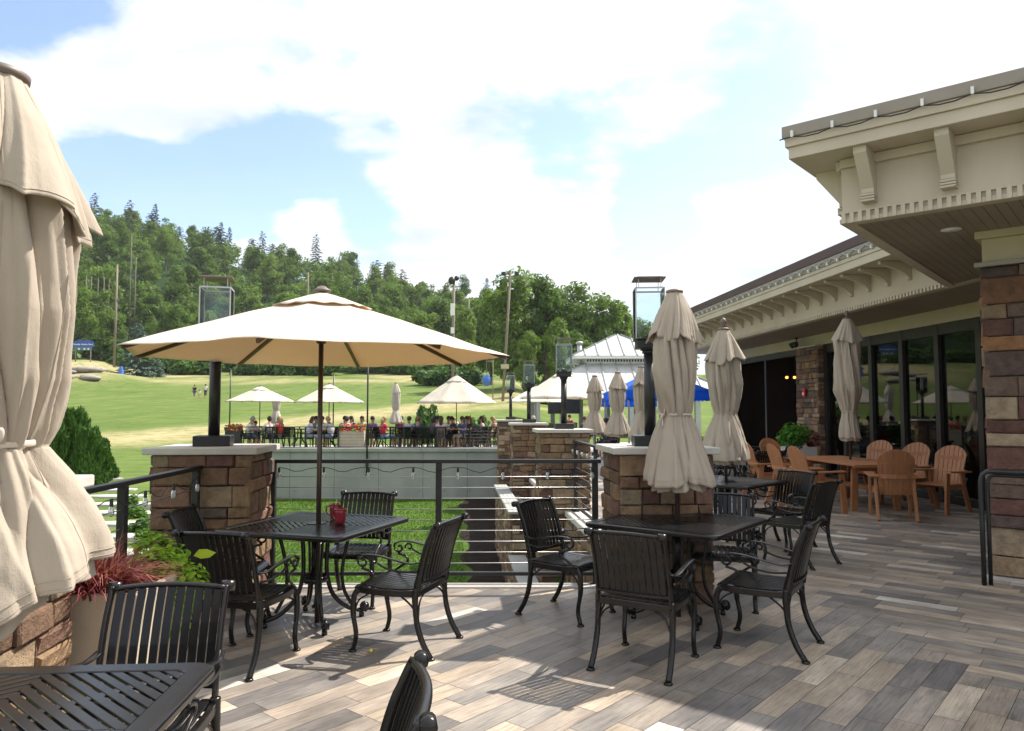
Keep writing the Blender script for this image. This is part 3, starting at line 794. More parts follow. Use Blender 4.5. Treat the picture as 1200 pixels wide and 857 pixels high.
# ================================================================== cast aluminium chair
def back_x(z): return lerp(z, [.40, .50, .60, .70, .80, .86], [-.222, -.240, -.260, -.288, -.322, -.345])
def chair_proto():
    t = thing('patio_chair', 'x', 'chair', (0, 0, 0))
    IR = 'iron'
    for sy in (-1, 1):
        mb = MB()     # front leg, gently curved
        mb.sweep(spl([(.205, .225 * sy, .405), (.235, .235 * sy, .36), (.238, .238 * sy, .24), (.216, .238 * sy, .11), (.238, .24 * sy, .012)], 5), [.022] * 3 + [.020] * 8 + [.0165] * 10, n=8, up=(0, 1, 0))
        mb.lathe([(.026, 0), (.028, .008), (.02, .016)], 10, (.239, .24 * sy, 0)); mb.build('leg', IR, t)
        mb = MB()     # rear leg
        mb.sweep(spl([(-.215, .238 * sy, .44), (-.212, .24 * sy, .36), (-.228, .242 * sy, .22), (-.27, .244 * sy, .10), (-.325, .246 * sy, .012)], 5), [.022] * 6 + [.0195] * 15, n=8, up=(0, 1, 0))
        mb.lathe([(.026, 0), (.028, .008), (.02, .016)], 10, (-.328, .246 * sy, 0)); mb.build('leg', IR, t)
        for pts in ([(.232, .236 * sy, .25), (.20, .234 * sy, .335), (.12, .228 * sy, .385)], [(-.235, .24 * sy, .20), (-.20, .236 * sy, .31), (-.10, .228 * sy, .385)], [(-.235, .24 * sy, .24), (-.225, .20 * sy, .34), (-.222, .12 * sy, .39)]):
            mb = MB(); mb.sweep(spl(pts, 5), .0065, n=6); mb.build('brace', IR, t)     # curved brackets under the seat
    # seat frame and slats
    mb = MB(); z = .405
    mb.sweep(spl([(-.225, -.235, z), (-.10, -.24, z - .004), (.08, -.238, z - .006), (.20, -.228, z)], 4), .013, .02, rect=True)
    mb.sweep(spl([(-.225, .235, z), (-.10, .24, z - .004), (.08, .238, z - .006), (.20, .228, z)], 4), .013, .02, rect=True)
    mb.sweep([(.212, -.24, z), (.222, -.1, z), (.222, .1, z), (.212, .24, z)], .012, .02, rect=True)
    mb.sweep([(-.222, -.235, z), (-.222, .235, z)], .012, .02, rect=True)
    mb.sweep([(.0, -.23, z - .012), (.0, .23, z - .012)], .012, .008, rect=True)
    mb.build('seat_frame', IR, t, bevel=.003)
    mb = MB()
    for i in range(10):
        y = -.2025 + i * .045
        e = .006 * (1 - (y / .22) ** 2)
        mb.sweep(spl([(-.215, y, .432), (-.12, y, .424 - e), (.03, y, .420 - e), (.15, y, .431), (.215, y, .430), (.240, y, .410)], 3), .0185, .0045, rect=True)
    mb.build('seat', IR, t, bevel=.0015, seg=1)
    # back: concave panel of vertical slats between S-shaped side straps with rolled tops
    def bp(y, z, o=0):
        return (back_x(z) - .030 * (1 - (y / .25) ** 2) + o, y, z)
    mb = MB()
    for i in range(11):
        y = -.198 + i * .0396
        zt = .835 + .012 * (1 - (y / .25) ** 2)
        mb.sweep([bp(y, z_) for z_ in (.475, .55, .63, .71, .78, zt)], .0163, .0045, rect=True, up=(1, 0, .3))
    mb.build('backrest', IR, t, bevel=.0015, seg=1)
    mb = MB()
    mb.sweep([bp(y, .845 + .012 * (1 - (y / .25) ** 2)) for y in np.linspace(-.232, .232, 13)], .011, .016, n=8, up=(1, 0, 0))
    mb.sweep([bp(y, .478) for y in np.linspace(-.232, .232, 9)], .008, .016, rect=True, up=(1, 0, 0))
    for sy in (-1, 1):
        y = .234 * sy
        mb.sweep(spl([(-.218, y, .40), (-.226, y, .46), (-.248, y, .56), (-.282, y, .69), (-.325, y, .80), (-.352, y, .852)], 4), [.012] * 21, [.026] * 6 + [.022] * 9 + [.019] * 6, n=8, up=(1, 0, .2))
        # rolled scroll at the top of each side
        vs = [(-.352 + .0 + .026 * math.cos(a), y, .848 + .026 * math.sin(a)) for a in np.linspace(-.6, PI * 1.35, 12)]
        mb.sweep([(-.368, y - .024, .850), (-.368, y + .024, .850)], .0225, n=12, up=(0, 0, 1))
    mb.build('back_frame', IR, t)
    # arms with scrolls
    for sy in (-1, 1):
        mb = MB(); y = .248 * sy
        mb.sweep(spl([(-.262, y * .97, .615), (-.18, y * 1.02, .600), (-.06, y * 1.06, .622), (.06, y * 1.08, .643), (.15, y * 1.07, .640), (.195, y * 1.06, .612)], 4), [.02] * 21, .0055, n=8)
        y *= 1.06
        sp = [(.155 + (.045 - .0033 * k) * math.cos(.75 - k * .55), y, .597 + (.045 - .0033 * k) * math.sin(.75 - k * .55)) for k in range(13)]
        mb.sweep(sp, .0085, n=6, up=(0, 1, 0))
        sp = [(.075 + (.034 - .0028 * k) * math.cos(-.2 + k * .6), y, .603 + (.034 - .0028 * k) * math.sin(-.2 + k * .6)) for k in range(11)]
        mb.sweep(sp, .0075, n=6, up=(0, 1, 0))
        mb.sweep(spl([(.165, y, .553), (.10, y, .535), (.085, y * .98, .50), (.135, y * .96, .465), (.20, y * .94, .42)], 5), .0095, n=6, up=(0, 1, 0))
        mb.sweep(spl([(-.235, y * .97, .555), (-.13, y * .98, .545), (-.02, y, .560), (.05, y, .59)], 5), .0075, n=6, up=(0, 1, 0))
        mb.build('arm', IR, t)
    return t

# ================================================================== cast aluminium table
def rounded_sq(h, r, n=5):
    out = []
    for cx_, cy_, a0 in ((h - r, h - r, 0), (-h + r, h - r, 90), (-h + r, -h + r, 180), (h - r, -h + r, 270)):
        for k in range(n + 1):
            a = R(a0 + 90 * k / n); out.append((cx_ + r * math.cos(a), cy_ + r * math.sin(a)))
    return out
def table_proto():
    t = thing('patio_table', 'x', 'table', (0, 0, 0))
    Hh, Hi = .535, .455; zt = .74
    outer = rounded_sq(Hh, .07); inner = rounded_sq(Hi, .035); n = len(outer)
    rim = [(Hh, zt - .03), (Hh + .006, zt - .022), (Hh + .006, zt - .008), (Hh, zt - .002), (Hh - .012, zt)]
    mb = MB(); vs = []
    ring = lambda h, r, z: [(x, y, z) for x, y in rounded_sq(h, r)]
    loops = [ring(Hi, .035, zt - .004), ring(Hi + .006, .038, zt), ring(Hh - .012, .062, zt), ring(Hh, .07, zt - .005), ring(Hh + .004, .072, zt - .013), ring(Hh + .004, .072, zt - .028), ring(Hh - .004, .066, zt - .036), ring(Hi + .02, .04, zt - .036), ring(Hi, .035, zt - .02)]
    for lp in loops: vs += lp
    fs = []
    L = len(loops)
    for j in range(L):
        for i in range(n):
            fs.append((j * n + i, j * n + (i + 1) % n, ((j + 1) % L) * n + (i + 1) % n, ((j + 1) % L) * n + i))
    mb.add(vs, fs); 
    # slats: in each quarter the slots run across the diagonal
    def quarter(poly, z0, z1, rot):
        c, s = math.cos(rot), math.sin(rot)
        mb.prism([(x * c - y * s, x * s + y * c) for x, y in poly], z0, z1)
    G = Hi - .002; w_, gap_ = .043, .0145
    for qd in range(4):
        rot = qd * PI / 2; c = .03
        while c < 2 * G:
            pl = [(0.0, 0.0), (G, 0.0), (G, G), (0.0, G)]
            pl = clip(pl, -1, -1, -c); pl = clip(pl, 1, 1, c + w_) if len(pl) > 2 else pl
            if len(pl) > 2: quarter(pl, zt - .014, zt - .003, rot)
            c += w_ + gap_
        # solid bands along the diagonal and beside the axes
        d = .030 / math.sqrt(2)
        quarter([(0, 0), (d, -0.0), (G, G - d), (G, G), (G - d, G), (0, d)], zt - .0165, zt - .0055, rot)
        quarter([(.0, .0), (G, 0), (G, .018), (.0, .018)], zt - .0175, zt - .0065, rot)
        quarter([(.0, .0), (.018, 0), (.018, G), (.0, G)], zt - .0185, zt - .0075, rot)
    mb.prism(rounded_sq(.075, .07), zt - .0195, zt + .002)
    mb.build('table_top', 'iron', t, bevel=.0018, seg=1)
    mb = MB(); mb.lathe([(.16, .655), (.16, .675), (.10, .69)], 20); mb.lathe([(.085, .30), (.10, .31), (.10, .335), (.085, .345)], 20, cap=False); mb.lathe([(.034, .34), (.030, .50), (.034, .66)], 14)
    for k in range(4):
        a = PI / 4 + k * PI / 2; d = Vector((math.cos(a), math.sin(a), 0))
        mb.sweep([d * .05 + Vector((0, 0, .688)), d * .52 + Vector((0, 0, .688))], .016, .014, rect=True)
    mb.build('apron', 'iron', t)
    for k in range(4):
        a = PI / 4 + k * PI / 2; d = Vector((math.cos(a), math.sin(a), 0)); U = Vector((0, 0, 1)); sdv = Vector((-d.y, d.x, 0))
        mb = MB()
        mb.sweep(spl([d * .10 + U * .68, d * .088 + U * .50, d * .092 + U * .34, d * .14 + U * .19, d * .25 + U * .085, d * .37 + U * .045], 6), .0165, .013, n=8, up=sdv)
        mb.sweep(spl([d * .27 + U * .68, d * .225 + U * .50, d * .205 + U * .34, d * .225 + U * .21, d * .285 + U * .10], 6), .0135, .0105, n=8, up=sdv)
        sp = [d * (.375 + (.04 - .003 * i) * math.sin(.2 + i * .55)) + U * (.078 - (.04 - .003 * i) * math.cos(.2 + i * .55)) for i in range(12)]
        mb.sweep(sp, .014, .013, n=8, up=sdv)
        mb.sweep([d * .382 + U * .072 - sdv * .024, d * .382 + U * .072 + sdv * .024], .033, n=12)
        mb.lathe([(.02, 0), (.02, .03)], 10, (d.x * .36, d.y * .36, 0))
        mb.build('leg', 'iron', t)
    return t
CH = chair_proto(); TB = table_proto()
TG = 'black metal patio tables'; CG = 'black metal patio chairs'
TL, TLr = (-1.49, 5.70), R(71 - 90)
TR, TRr = (1.29, 5.85), R(53 - 90)
TN, TNr = (-1.50, 2.03), R(4)
TBk, TBr = (2.62, 9.08), R(45 - 90)
place(TB, USED, (*TL, 0), TLr, 'black slatted square patio table with red mugs under the open cream umbrella', TG)
place(TB, USED, (*TR, 0), TRr, 'black slatted square patio table with slim closed umbrella in front of the stone pier', TG)
place(TB, USED, (*TN, 0), TNr, 'black slatted table cropped by the bottom corner, beside the big tied umbrella', TG)
place(TB, USED, (*TBk, 0), TBr, 'black slatted patio table below the second closed umbrella with knobbed tip', TG)
place(TB, USED, (4.55, 14.6, 0), R(20), 'dark patio table in the shade before the open doorway, nearer one', TG)
place(TB, USED, (5.2, 17.6, 0), R(10), 'dark patio table deep in the open doorway beside the pale planter', TG)
def chair(x, y, deg, label): return place(CH, USED, (x, y, 0), R(deg), label, CG)
chair(-1.72, 4.86, 77, 'black slatted armchair seen from behind at the mug table, near the vine planter')
chair(-2.10, 5.58, 2, 'black slatted armchair tucked at the mug table close to the left stone pier')
chair(-.755, 5.18, 162, 'black slatted armchair in profile right of the mug table, seat in sunlight')
chair(-1.33, 6.34, 262, 'black slatted armchair at the far side of the mug table by the railing')
chair(.46, 5.92, -37, 'black slatted armchair by the railing end, left of the slim closed umbrella')
chair(.86, 4.83, 60, 'black slatted armchair with its back to the viewer at the closed umbrella table')
chair(1.71, 5.17, 147.5, 'black slatted armchair on the right side of the closed umbrella table, side on')
chair(1.76, 6.24, 252, 'black slatted armchair behind the closed umbrella table, facing the viewer')
chair(3.0, 7.92, 127, 'black armchair with dark back turned to the adirondack chairs')
chair(3.13, 8.78, 215, 'bluish lit black armchair beyond the table of the knobbed umbrella')
chair(2.02, 9.55, -35, 'dark armchair half hidden behind the two closed umbrellas')
chair(2.55, 9.95, 265, 'dark armchair on the far side of the knobbed umbrella table')
chair(-1.42, 2.84, 274, 'large black slatted chair back in front of the planter, at the cropped table')
chair(-.60, 1.99, 189, 'black chair of which only the curled back top shows at the bottom edge')
for i, (x, y, d) in enumerate(((3.7, 14.2, 10), (4.3, 15.5, 280), (5.3, 14.9, 190), (4.6, 13.7, 95), (4.35, 17.3, 0), (5.0, 18.5, 270), (5.9, 18.0, 185))):
    place(CH, USED, (x, y, 0), R(d), 'dark metal armchair in the deep shade before the restaurant doorway', 'dark chairs in the shade of the doorway')

# mugs
def mug(x, y, rz, label, straw):
    t = thing('mug', label, 'mug', (x, y, .741), rz, 'red mugs on the table')
    mb = MB(); mb.lathe([(.028, 0), (.036, .002), (.0385, .02), (.0415, .08), (.0455, .112), (.0435, .113), (.0395, .08), (.036, .012), (.001, .01)], 24, cap=False); mb.lathe([(.0445, .098), (.0462, .101), (.0458, .108)], 24, cap=False); mb.build('mug_body', 'mugred', t)
    mb = MB(); mb.sweep(spl([(.040, 0, .092), (.066, 0, .09), (.074, 0, .06), (.060, 0, .032), (.038, 0, .03)], 5), .0055, .008, n=8, up=(0, 1, 0)); mb.build('handle', 'mugred', t)
    if straw: mb = MB(); mb.sweep([(.01, 0, .02), (-.018, .01, .15)], .003, n=6); mb.build('straw', 'ice', t)
mug(-1.295, 5.66, R(150), 'red mug nearer the table edge under the open umbrella', False)
mug(-1.40, 5.93, R(170), 'red mug with a straw, the farther one of the pair under the open umbrella', True)
mb = MB(); mb.ball((0, 0, .012), .014, 10, .8); o = mb.build('citrus_peel', 'lemon'); o.location = (-.93, 5.0, 0); tag(o, 'tiny yellow scrap on the tiles beside the front leg of the sunlit chair', 'scrap')

# ================================================================== closed umbrellas
def closed_umbrella(name, label, loc, s, seed, nu=128, nv=64, ztop=2.53, lean=(0, 0), group='tied up beige umbrellas', rz=0, mat='cloth', finial=False, fat=1.0, skirt=.86, zb=1.03, ztie=1.55, pole_to=0.0, bow=True, hemtilt=(0, 0), ragged=.6, vlen=1.0, seams=False):
    """s scales radii; heights are absolute above the floor"""
    t = thing(name, label, 'umbrella', loc, rz, group)
    rnd = random.Random(seed); ph = rnd.uniform(0, 6.28); off = Vector((seed * 3.1, seed * 1.7, 0))
    lf = lambda z: (lean[0] * z, lean[1] * z)
    zv = ztop - .40 * vlen                # vent hem
    def prof(z):
        zz_ = [zb, zb + .08, zb + .28, ztie - .14, ztie - .03, ztie, ztie + .05, ztie + .18, ztie + .36, zv - .02, zv + .15, ztop - .08]
        rr_ = [.300 * skirt, .285 * skirt, .225 * skirt, .155, .118, .104, .122, .152, .166 * fat, .158 * fat, .11, .05]
        return lerp(z, zz_, rr_) * s
    cr_, sr_ = math.cos(rz), math.sin(rz)
    tl = (hemtilt[0] * cr_ + hemtilt[1] * sr_, -hemtilt[0] * sr_ + hemtilt[1] * cr_)      # world tilt of the hem in local axes
    def crease(th, z, f, zf, o2):
        """0 in the bottom of a fold, 1 on the rounded outside"""
        N = mnoise.noise(Vector((math.cos(th) * f, math.sin(th) * f, z * zf + o2)) + off) + .45 * mnoise.noise(Vector((math.cos(th) * f * 2.1, math.sin(th) * f * 2.1, z * zf * 1.5 + o2 + 7)) + off)
        N2 = mnoise.noise(Vector((math.cos(th) * f * 1.4, math.sin(th) * f * 1.4, z * zf * 1.2 + o2 + 31)) + off)
        return min(1, abs(N) * 2.6) ** .5 + .34 * max(0, 1 - abs(N2) * 5.5)
    def body(u, v, inner=False):
        th = 2 * PI * u; vs_ = .40
        w = mnoise.noise(Vector((math.cos(th) * 1.3, math.sin(th) * 1.3, v * 2.0)) + off)
        pl = mnoise.noise(Vector((math.cos(th) * 4.6, math.sin(th) * 4.6, v * 1.2)) + off)
        if v >= vs_ and not inner:
            z = ztie + (ztop - .06 - ztie) * (v - vs_) / (1 - vs_); k = z - ztie
            g = crease(th + .55 * k, z, 1.55, .55, 0); amp = min(.36, .16 + k * .9); r = prof(z)
        else:
            f = 1 - v / vs_ if not inner else 1 - v
            hem = zb + .07 * ragged * mnoise.noise(Vector((math.cos(th) * 1.2, math.sin(th) * 1.2, 9)) + off) + .28 * s * (tl[0] * math.cos(th) + tl[1] * math.sin(th))
            if inner: hem -= .045; 
            r = (.104 + skirt * lerp(f, [0, .08, .3, .62, .9, 1], [0, .016, .068, .136, .184, .192])) * s * (.80 if inner else 1)
            z = ztie + (hem - ztie) * f; k = f * .5
            g = crease(th - .12 * f, -f, 1.5, .35, 5 if not inner else 25); amp = min(.30, .16 + k * .4 * ragged)
            z -= .035 * ragged * f * f * (g - .5)
        fine = max(0, 1 - k / .24)
        p2_ = mnoise.noise(Vector((math.cos(th) * 10, math.sin(th) * 10, v * 3.5)) + off); p3_ = mnoise.noise(Vector((math.cos(th) * 5, math.sin(th) * 5, v * 14 + th)) + off)
        r *= (1 - amp + amp * g) * (1.05 + .16 * w + .20 * fine * pl + .035 * pl + .022 * p2_ + .018 * p3_)
        lx, ly = lf(z)
        return (r * math.cos(th) + lx, r * math.sin(th) + ly, z)
    mb = MB(); mb.grid(body, nu, nv)
    c = mb.build('canopy', mat, t, solid=.004)
    mb = MB(); mb.grid(lambda u, v: body(u, v * .8, True), nu, max(12, nv // 3)); mb.build('inner_fold', mat, t, solid=.004)
    def vent(u, v):
        z = ztop - .025 - (ztop - .025 - zv) * v; th = 2 * PI * u
        g = crease(th + .2 * v, 0, 1.75, 0, 12)
        r = lerp(v, [0, .12, .4, .75, 1], [.050, .068, .112, .160, .192]) * s * fat
        amp = .05 + .25 * v
        w = mnoise.noise(Vector((math.cos(th) * 1.4, math.sin(th) * 1.4, z * 1.2 + 4)) + off)
        rib = abs(math.cos(4 * th + ph)) ** 6 * .05
        r *= (1 - amp + amp * g) * (1.07 + .20 * w * (v + .2) + rib * (1 - v * .6))
        zo = v ** 2.5 * (-.05 * (g - .5) + .07 * w)
        lx, ly = lf(z); return (r * math.cos(th) + lx, r * math.sin(th) + ly, z + zo)
    mb = MB(); mb.grid(vent, nu, max(14, nv // 3)); mb.build('vent_flap', mat, t, solid=.004)
    if seams:
        mb = MB()
        def off_(p, k=.0035):
            l = lf(p[2]); d = Vector((p[0] - l[0], p[1] - l[1], 0)).normalized() * k; return Vector(p) + d
        for fn, vv in ((body, .012), (body, .035), (vent, .965)): mb.sweep([off_(fn(i / 260, vv)) for i in range(260)], .0011, n=5, closed=True)
        for q in range(8):
            mb.sweep([off_(vent((q + .3) / 8, i / 30), .003) for i in range(2, 31)], .0014, n=5); mb.sweep([off_(body((q + .3) / 8, i / 60), .003) for i in range(0, 61)], .0014, n=5)
        mb.build('stitched_seam', mat, t)
    lx, ly = lf(ztop)
    mb = MB()
    mb.lathe([(.052 * s, -.035), (.066 * s, -.028), (.068 * s, -.012), (.058 * s, -.004), (.03 * s, .004), (.005, .006)], 28, (lx, ly, ztop))
    if finial: mb.lathe([(.02, 0), (.022, .03), (.034, .06), (.036, .085), (.022, .115), (.006, .125)], 14, (lx, ly, ztop))
    mb.build('cap', 'cap_brown', t)
    mb = MB(); l0 = lf(pole_to); l1 = lf(ztop - .05); mb.sweep([(l0[0], l0[1], pole_to), (l1[0], l1[1], ztop - .05)], .019, n=14); mb.build('pole', 'wood_pole', t)
    mb = MB(); pts = []
    lx, ly = lf(ztie)
    for i in range(40):
        th = 2 * PI * i / 40; r = .108 * s * (1 + .05 * math.sin(8 * th + ph)) + .006
        pts.append((r * math.cos(th) + lx, r * math.sin(th) + ly, ztie + .006 * math.sin(th + 1) + .012 * math.sin(th * .5)))
    mb.sweep(pts, .003, .009, n=8, closed=True)
    if bow:
        for sgn in (-1, 1):
            b = Vector((.118 * s + lx, 0 + ly, ztie + .004))
            mb.sweep(spl([b, b + Vector((.012, .035 * sgn, .03)), b + Vector((.018, .055 * sgn, .045)), b + Vector((.016, .05 * sgn, .018)), b], 5), .003, .008, n=6)
            mb.sweep(spl([b, b + Vector((.016, .012 * sgn, -.03)), b + Vector((.012, .02 * sgn, -.085))], 5), .003, .008, n=6)
        mb.ball(tuple(Vector((.118 * s + lx, ly, ztie))), .010, 8)
    mb.build('tie_strap', 'strap', t)
    return t
closed_umbrella('closed_umbrella', 'slim closed beige umbrella tied at the waist over the right table', (TR[0], TR[1], 0), 1.0, 4, nu=200, nv=96, rz=R(200), ztop=2.55, fat=1.06, seams=True)
closed_umbrella('closed_umbrella', 'big closed beige umbrella cropped by the photo edge, tied with a bow', (-1.43, 2.03, 0), 1.18, 14, nu=420, nv=180, lean=(.042, 0), ztop=2.51, rz=R(-62), fat=1.02, vlen=.93, seams=True, zb=1.04, ztie=1.50, hemtilt=(.42, .22), skirt=.83, ragged=.4)
closed_umbrella('closed_umbrella', 'closed beige umbrella with a knobbed tip under the eave brackets', (TBk[0] - .02, TBk[1], 0), 1.08, 23, nu=160, nv=80, ztop=2.60, finial=True, rz=R(80), fat=1.05, zb=1.0)
closed_umbrella('closed_umbrella', 'closed grey beige umbrella above the orange adirondack dining table', (5.78, 12.75, 0), .98, 31, nu=128, nv=64, ztop=3.18, finial=True, zb=1.12, ztie=1.56, skirt=.36, rz=R(30), fat=1.25)
for (px, D, zt, sd, lab) in ((697, 18.5, 2.45, 41, 'leftmost of three closed umbrellas in front of the white roofed pavilion'), (724, 17.0, 2.46, 43, 'middle one of three closed umbrellas in front of the white roofed pavilion'), (752, 15.4, 2.50, 47, 'closed umbrella just left of the nearest lantern post, before the blue canopies')):
    closed_umbrella('closed_umbrella', lab, (fit_at(px, D), D, 0), 1.05, sd, nu=96, nv=48, ztop=zt, rz=R(sd * 20), bow=False)
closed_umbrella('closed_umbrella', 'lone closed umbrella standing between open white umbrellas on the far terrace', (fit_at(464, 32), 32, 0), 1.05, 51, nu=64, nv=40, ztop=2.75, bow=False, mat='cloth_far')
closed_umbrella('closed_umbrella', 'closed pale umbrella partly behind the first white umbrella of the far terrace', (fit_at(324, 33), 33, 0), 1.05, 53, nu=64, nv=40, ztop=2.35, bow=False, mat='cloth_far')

# ================================================================== open umbrellas
def open_umbrella(label, loc, Rr, zr, za, mat='cloth_open', rz=0, tilt=0, detail=True, group='open market umbrellas', poler=.019, sag=.045, seed=0, nrib=8, tx=0):
    t = thing('market_umbrella', label, 'umbrella', loc, rz, group)
    t.rotation_euler = (tx, tilt, rz)
    cr = math.cos(PI / nrib); rnd = random.Random(seed)
    def top(u, v, lift=0, Rm=1.0, zofs=0):
        th = 2 * PI * u; k = (u * nrib) % 1; edge = abs(k - .5) * 2      # 1 at a rib, 0 mid panel
        phi = (k - .5) * 2 * PI / nrib
        rad = cr / math.cos(phi)
        r = v * Rr * Rm * rad
        z = za - (za - zr) * (v * Rm) ** 1.06 - sag * math.sin(PI * min(1, v)) * (1 - edge ** 2) * v + zofs
        z += .012 * mnoise.noise(Vector((r * math.cos(th) * 3, r * math.sin(th) * 3, seed)))
        if v > .97: z -= .0
        # scallop of the hem between ribs
        r *= 1 - .02 * (1 - edge ** 2) * v ** 6
        return (r * math.cos(th), r * math.sin(th), z)
    nu = nrib * (12 if detail else 6)
    mb = MB(); mb.grid(lambda u, v: top(u, .02 + .98 * v), nu, 24 if detail else 10)
    mb.build('canopy', mat, t, solid=.003)
    def vent(u, v):
        k = (u * nrib) % 1; edge = abs(k - .5) * 2
        x, y, z = top(u, (.02 + .98 * v) * .27, 0)
        return (x * 1.0, y * 1.0, z + .030 - .014 * v + .012 * (1 - edge ** 2) * v ** 2 + .005 * math.sin(u * nrib * 4 * PI) * v)
    mb = MB(); mb.grid(vent, nu, 6); mb.build('vent_flap', mat, t, solid=.003)
    mb = MB(); mb.lathe([(.07, za + .035), (.066, za + .05), (.045, za + .058), (.03, za + .075), (.01, za + .08)], 18); mb.build('cap', 'cap_brown', t)
    mb = MB(); mb.sweep([(0, 0, 0), (0, 0, za)], poler, n=14); mb.build('pole', 'wood_pole', t)
    if detail:
        mb = MB(); mb.lathe([(.032, za - .37), (.04, za - .35), (.04, za - .30), (.03, za - .29)], 14); mb.lathe([(.04, za - .06), (.05, za - .04), (.05, za - .0)], 14); mb.build('hub', 'wood_pole', t)
    for i in range(nrib):
        th = 2 * PI * i / nrib; c, s_ = math.cos(th), math.sin(th)
        pt = lambda v: (v * Rr * c, v * Rr * s_, za - (za - zr) * v ** 1.06 - .022)
        mb = MB(); mb.sweep([pt(v) for v in (.02, .25, .5, .75, .985)], .010 if detail else .012, .014, rect=True); rb = mb.build('rib', 'wood_pole', t)
        if detail:
            p = Vector(pt(.5)); q = Vector((.04 * c, .04 * s_, za - .325))
            mb = MB(); mb.sweep([q, p - Vector((0, 0, .012))], .007, .010, rect=True); mb.build('strut', 'wood_pole', rb)
    return t
open_umbrella('large open cream umbrella with dark pole over the mug table', (TL[0] + .02, TL[1], 0), 1.45, 2.01, 2.475, rz=R(90 + 0), tilt=0, tx=0, seed=2)
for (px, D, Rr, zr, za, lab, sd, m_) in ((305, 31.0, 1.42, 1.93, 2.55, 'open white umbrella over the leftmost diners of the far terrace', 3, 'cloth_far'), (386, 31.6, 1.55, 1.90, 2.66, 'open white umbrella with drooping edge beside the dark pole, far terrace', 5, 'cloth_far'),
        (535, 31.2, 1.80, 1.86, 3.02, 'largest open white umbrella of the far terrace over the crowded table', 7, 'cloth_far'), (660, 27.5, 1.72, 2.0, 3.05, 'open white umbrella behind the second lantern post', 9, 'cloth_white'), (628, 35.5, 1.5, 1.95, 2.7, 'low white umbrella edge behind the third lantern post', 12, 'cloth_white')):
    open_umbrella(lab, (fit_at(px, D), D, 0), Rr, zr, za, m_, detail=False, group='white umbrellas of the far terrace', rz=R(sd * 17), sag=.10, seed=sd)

# ================================================================== poly-lumber dining set
def adirondack():
    t = thing('adirondack_chair', 'x', 'chair', (0, 0, 0))
    P = 'polywood'
    for sy in (-1, 1):
        mb = MB(); mb.prism([(.27, 0), (.35, 0), (.30, .61), (.22, .61)], -.02, .02, Fr((0, 0, 0), (1, 0))) if False else None
        y = .27 * sy
        mb.sweep([(.30, y, 0), (.26, y, .62)], .045, .018, rect=True, up=(0, 1, 0)); mb.build('leg', P, t, bevel=.004)
        mb = MB(); mb.sweep([(-.36, y * .93, 0), (-.20, y * .93, .40), (-.17, y * .93, .62)], .045, .018, rect=True, up=(0, 1, 0)); mb.build('leg', P, t, bevel=.004)
        mb = MB(); mb.sweep([(-.30, y * 1.04, .63), (.30, y * 1.08, .645)], .06, .012, rect=True); mb.build('arm', P, t, bevel=.006)
    mb = MB()
    for i in range(5): mb.box(-.20 + i * .098, -.20 + i * .098 + .09, -.25, .25, .425 - .006 * i * 0, .447)
    for sy in (-1, 1): mb.box(-.22, .28, .235 * sy - .015, .235 * sy + .015, .36, .424)
    mb.build('seat', P, t, bevel=.004)
    mb = MB(); 
    for i in range(7):
        ya, yb = -.259 + i * .074, -.259 + i * .074 + .069
        arch = lambda q: .44 + .27 * math.sqrt(max(0, 1 - (q / .285) ** 2))
        fan = lambda q, f: q * (.82 + .18 * f)
        def at(q, h, th_):
            f = h / .70; c_ = -.03 * (1 - (q / .26) ** 2)
            return (-.17 - .20 * f + c_ + th_, fan(q, f), .36 + .66 * f)
        ring_ = [(ya, 0)] + [(yb, 0)] + [(yb, arch(yb)), ((ya + yb) / 2, arch((ya + yb) / 2)), (ya, arch(ya))]
        n_ = len(ring_); vs = [at(q, h, .009) for q, h in ring_] + [at(q, h, -.009) for q, h in ring_]
        mb.add(vs, [tuple(range(n_)), tuple(range(2 * n_ - 1, n_ - 1, -1))] + [(k, n_ + k, n_ + (k + 1) % n_, (k + 1) % n_) for k in range(n_)])
    mb.build('backrest', P, t, bevel=.004)
    mb = MB(); mb.sweep([(-.235, -.27, .63), (-.285, -.14, .63), (-.298, 0, .63), (-.285, .14, .63), (-.235, .27, .63)], .014, .03, rect=True, up=(0, 0, 1)); mb.sweep([(-.325, -.2, .84), (-.338, 0, .84), (-.325, .2, .84)], .012, .028, rect=True, up=(0, 0, 1)); mb.build('back_rail', P, t, bevel=.003)
    return t
AD = adirondack(); AG = 'orange brown adirondack dining chairs'
for (x, y, d, lab) in ((5.62, 11.05, 72, 'orange adirondack chair with rounded back to the viewer, nearest end of the wooden table'), (4.78, 11.75, 10, 'front one of three orange adirondack chairs in a row left of the wooden table'),
        (4.72, 12.55, 5, 'middle one of three orange adirondack chairs in a row left of the wooden table'), (4.62, 13.55, 0, 'rear one of three orange adirondack chairs in a row left of the wooden table'),
        (5.25, 14.55, 290, 'orange adirondack chair at the far end of the table before the stone column'), (6.72, 11.75, 210, 'orange adirondack chair at the right end by the glass wall'),
        (6.72, 12.75, 212, 'orange adirondack chair before the glass wall, right of the table umbrella'), (6.60, 13.75, 214, 'orange adirondack chair before the glass wall, just right of the umbrella pole')):
    place(AD, USED, (x, y, 0), R(d), lab, AG)
t = thing('dining_table', 'orange brown slatted dining table with closed umbrella among the adirondack chairs', 'table', (5.72, 12.7, 0), R(4))
mb = MB()
for i in range(9): mb.box(-.50 + i * .112, -.50 + i * .112 + .106, -1.1, 1.1, .715, .745)
mb.box(-.52, .51, -1.13, -1.105, .70, .746); mb.box(-.52, .51, 1.105, 1.13, .70, .746); mb.build('table_top', 'polywood', t, bevel=.004)
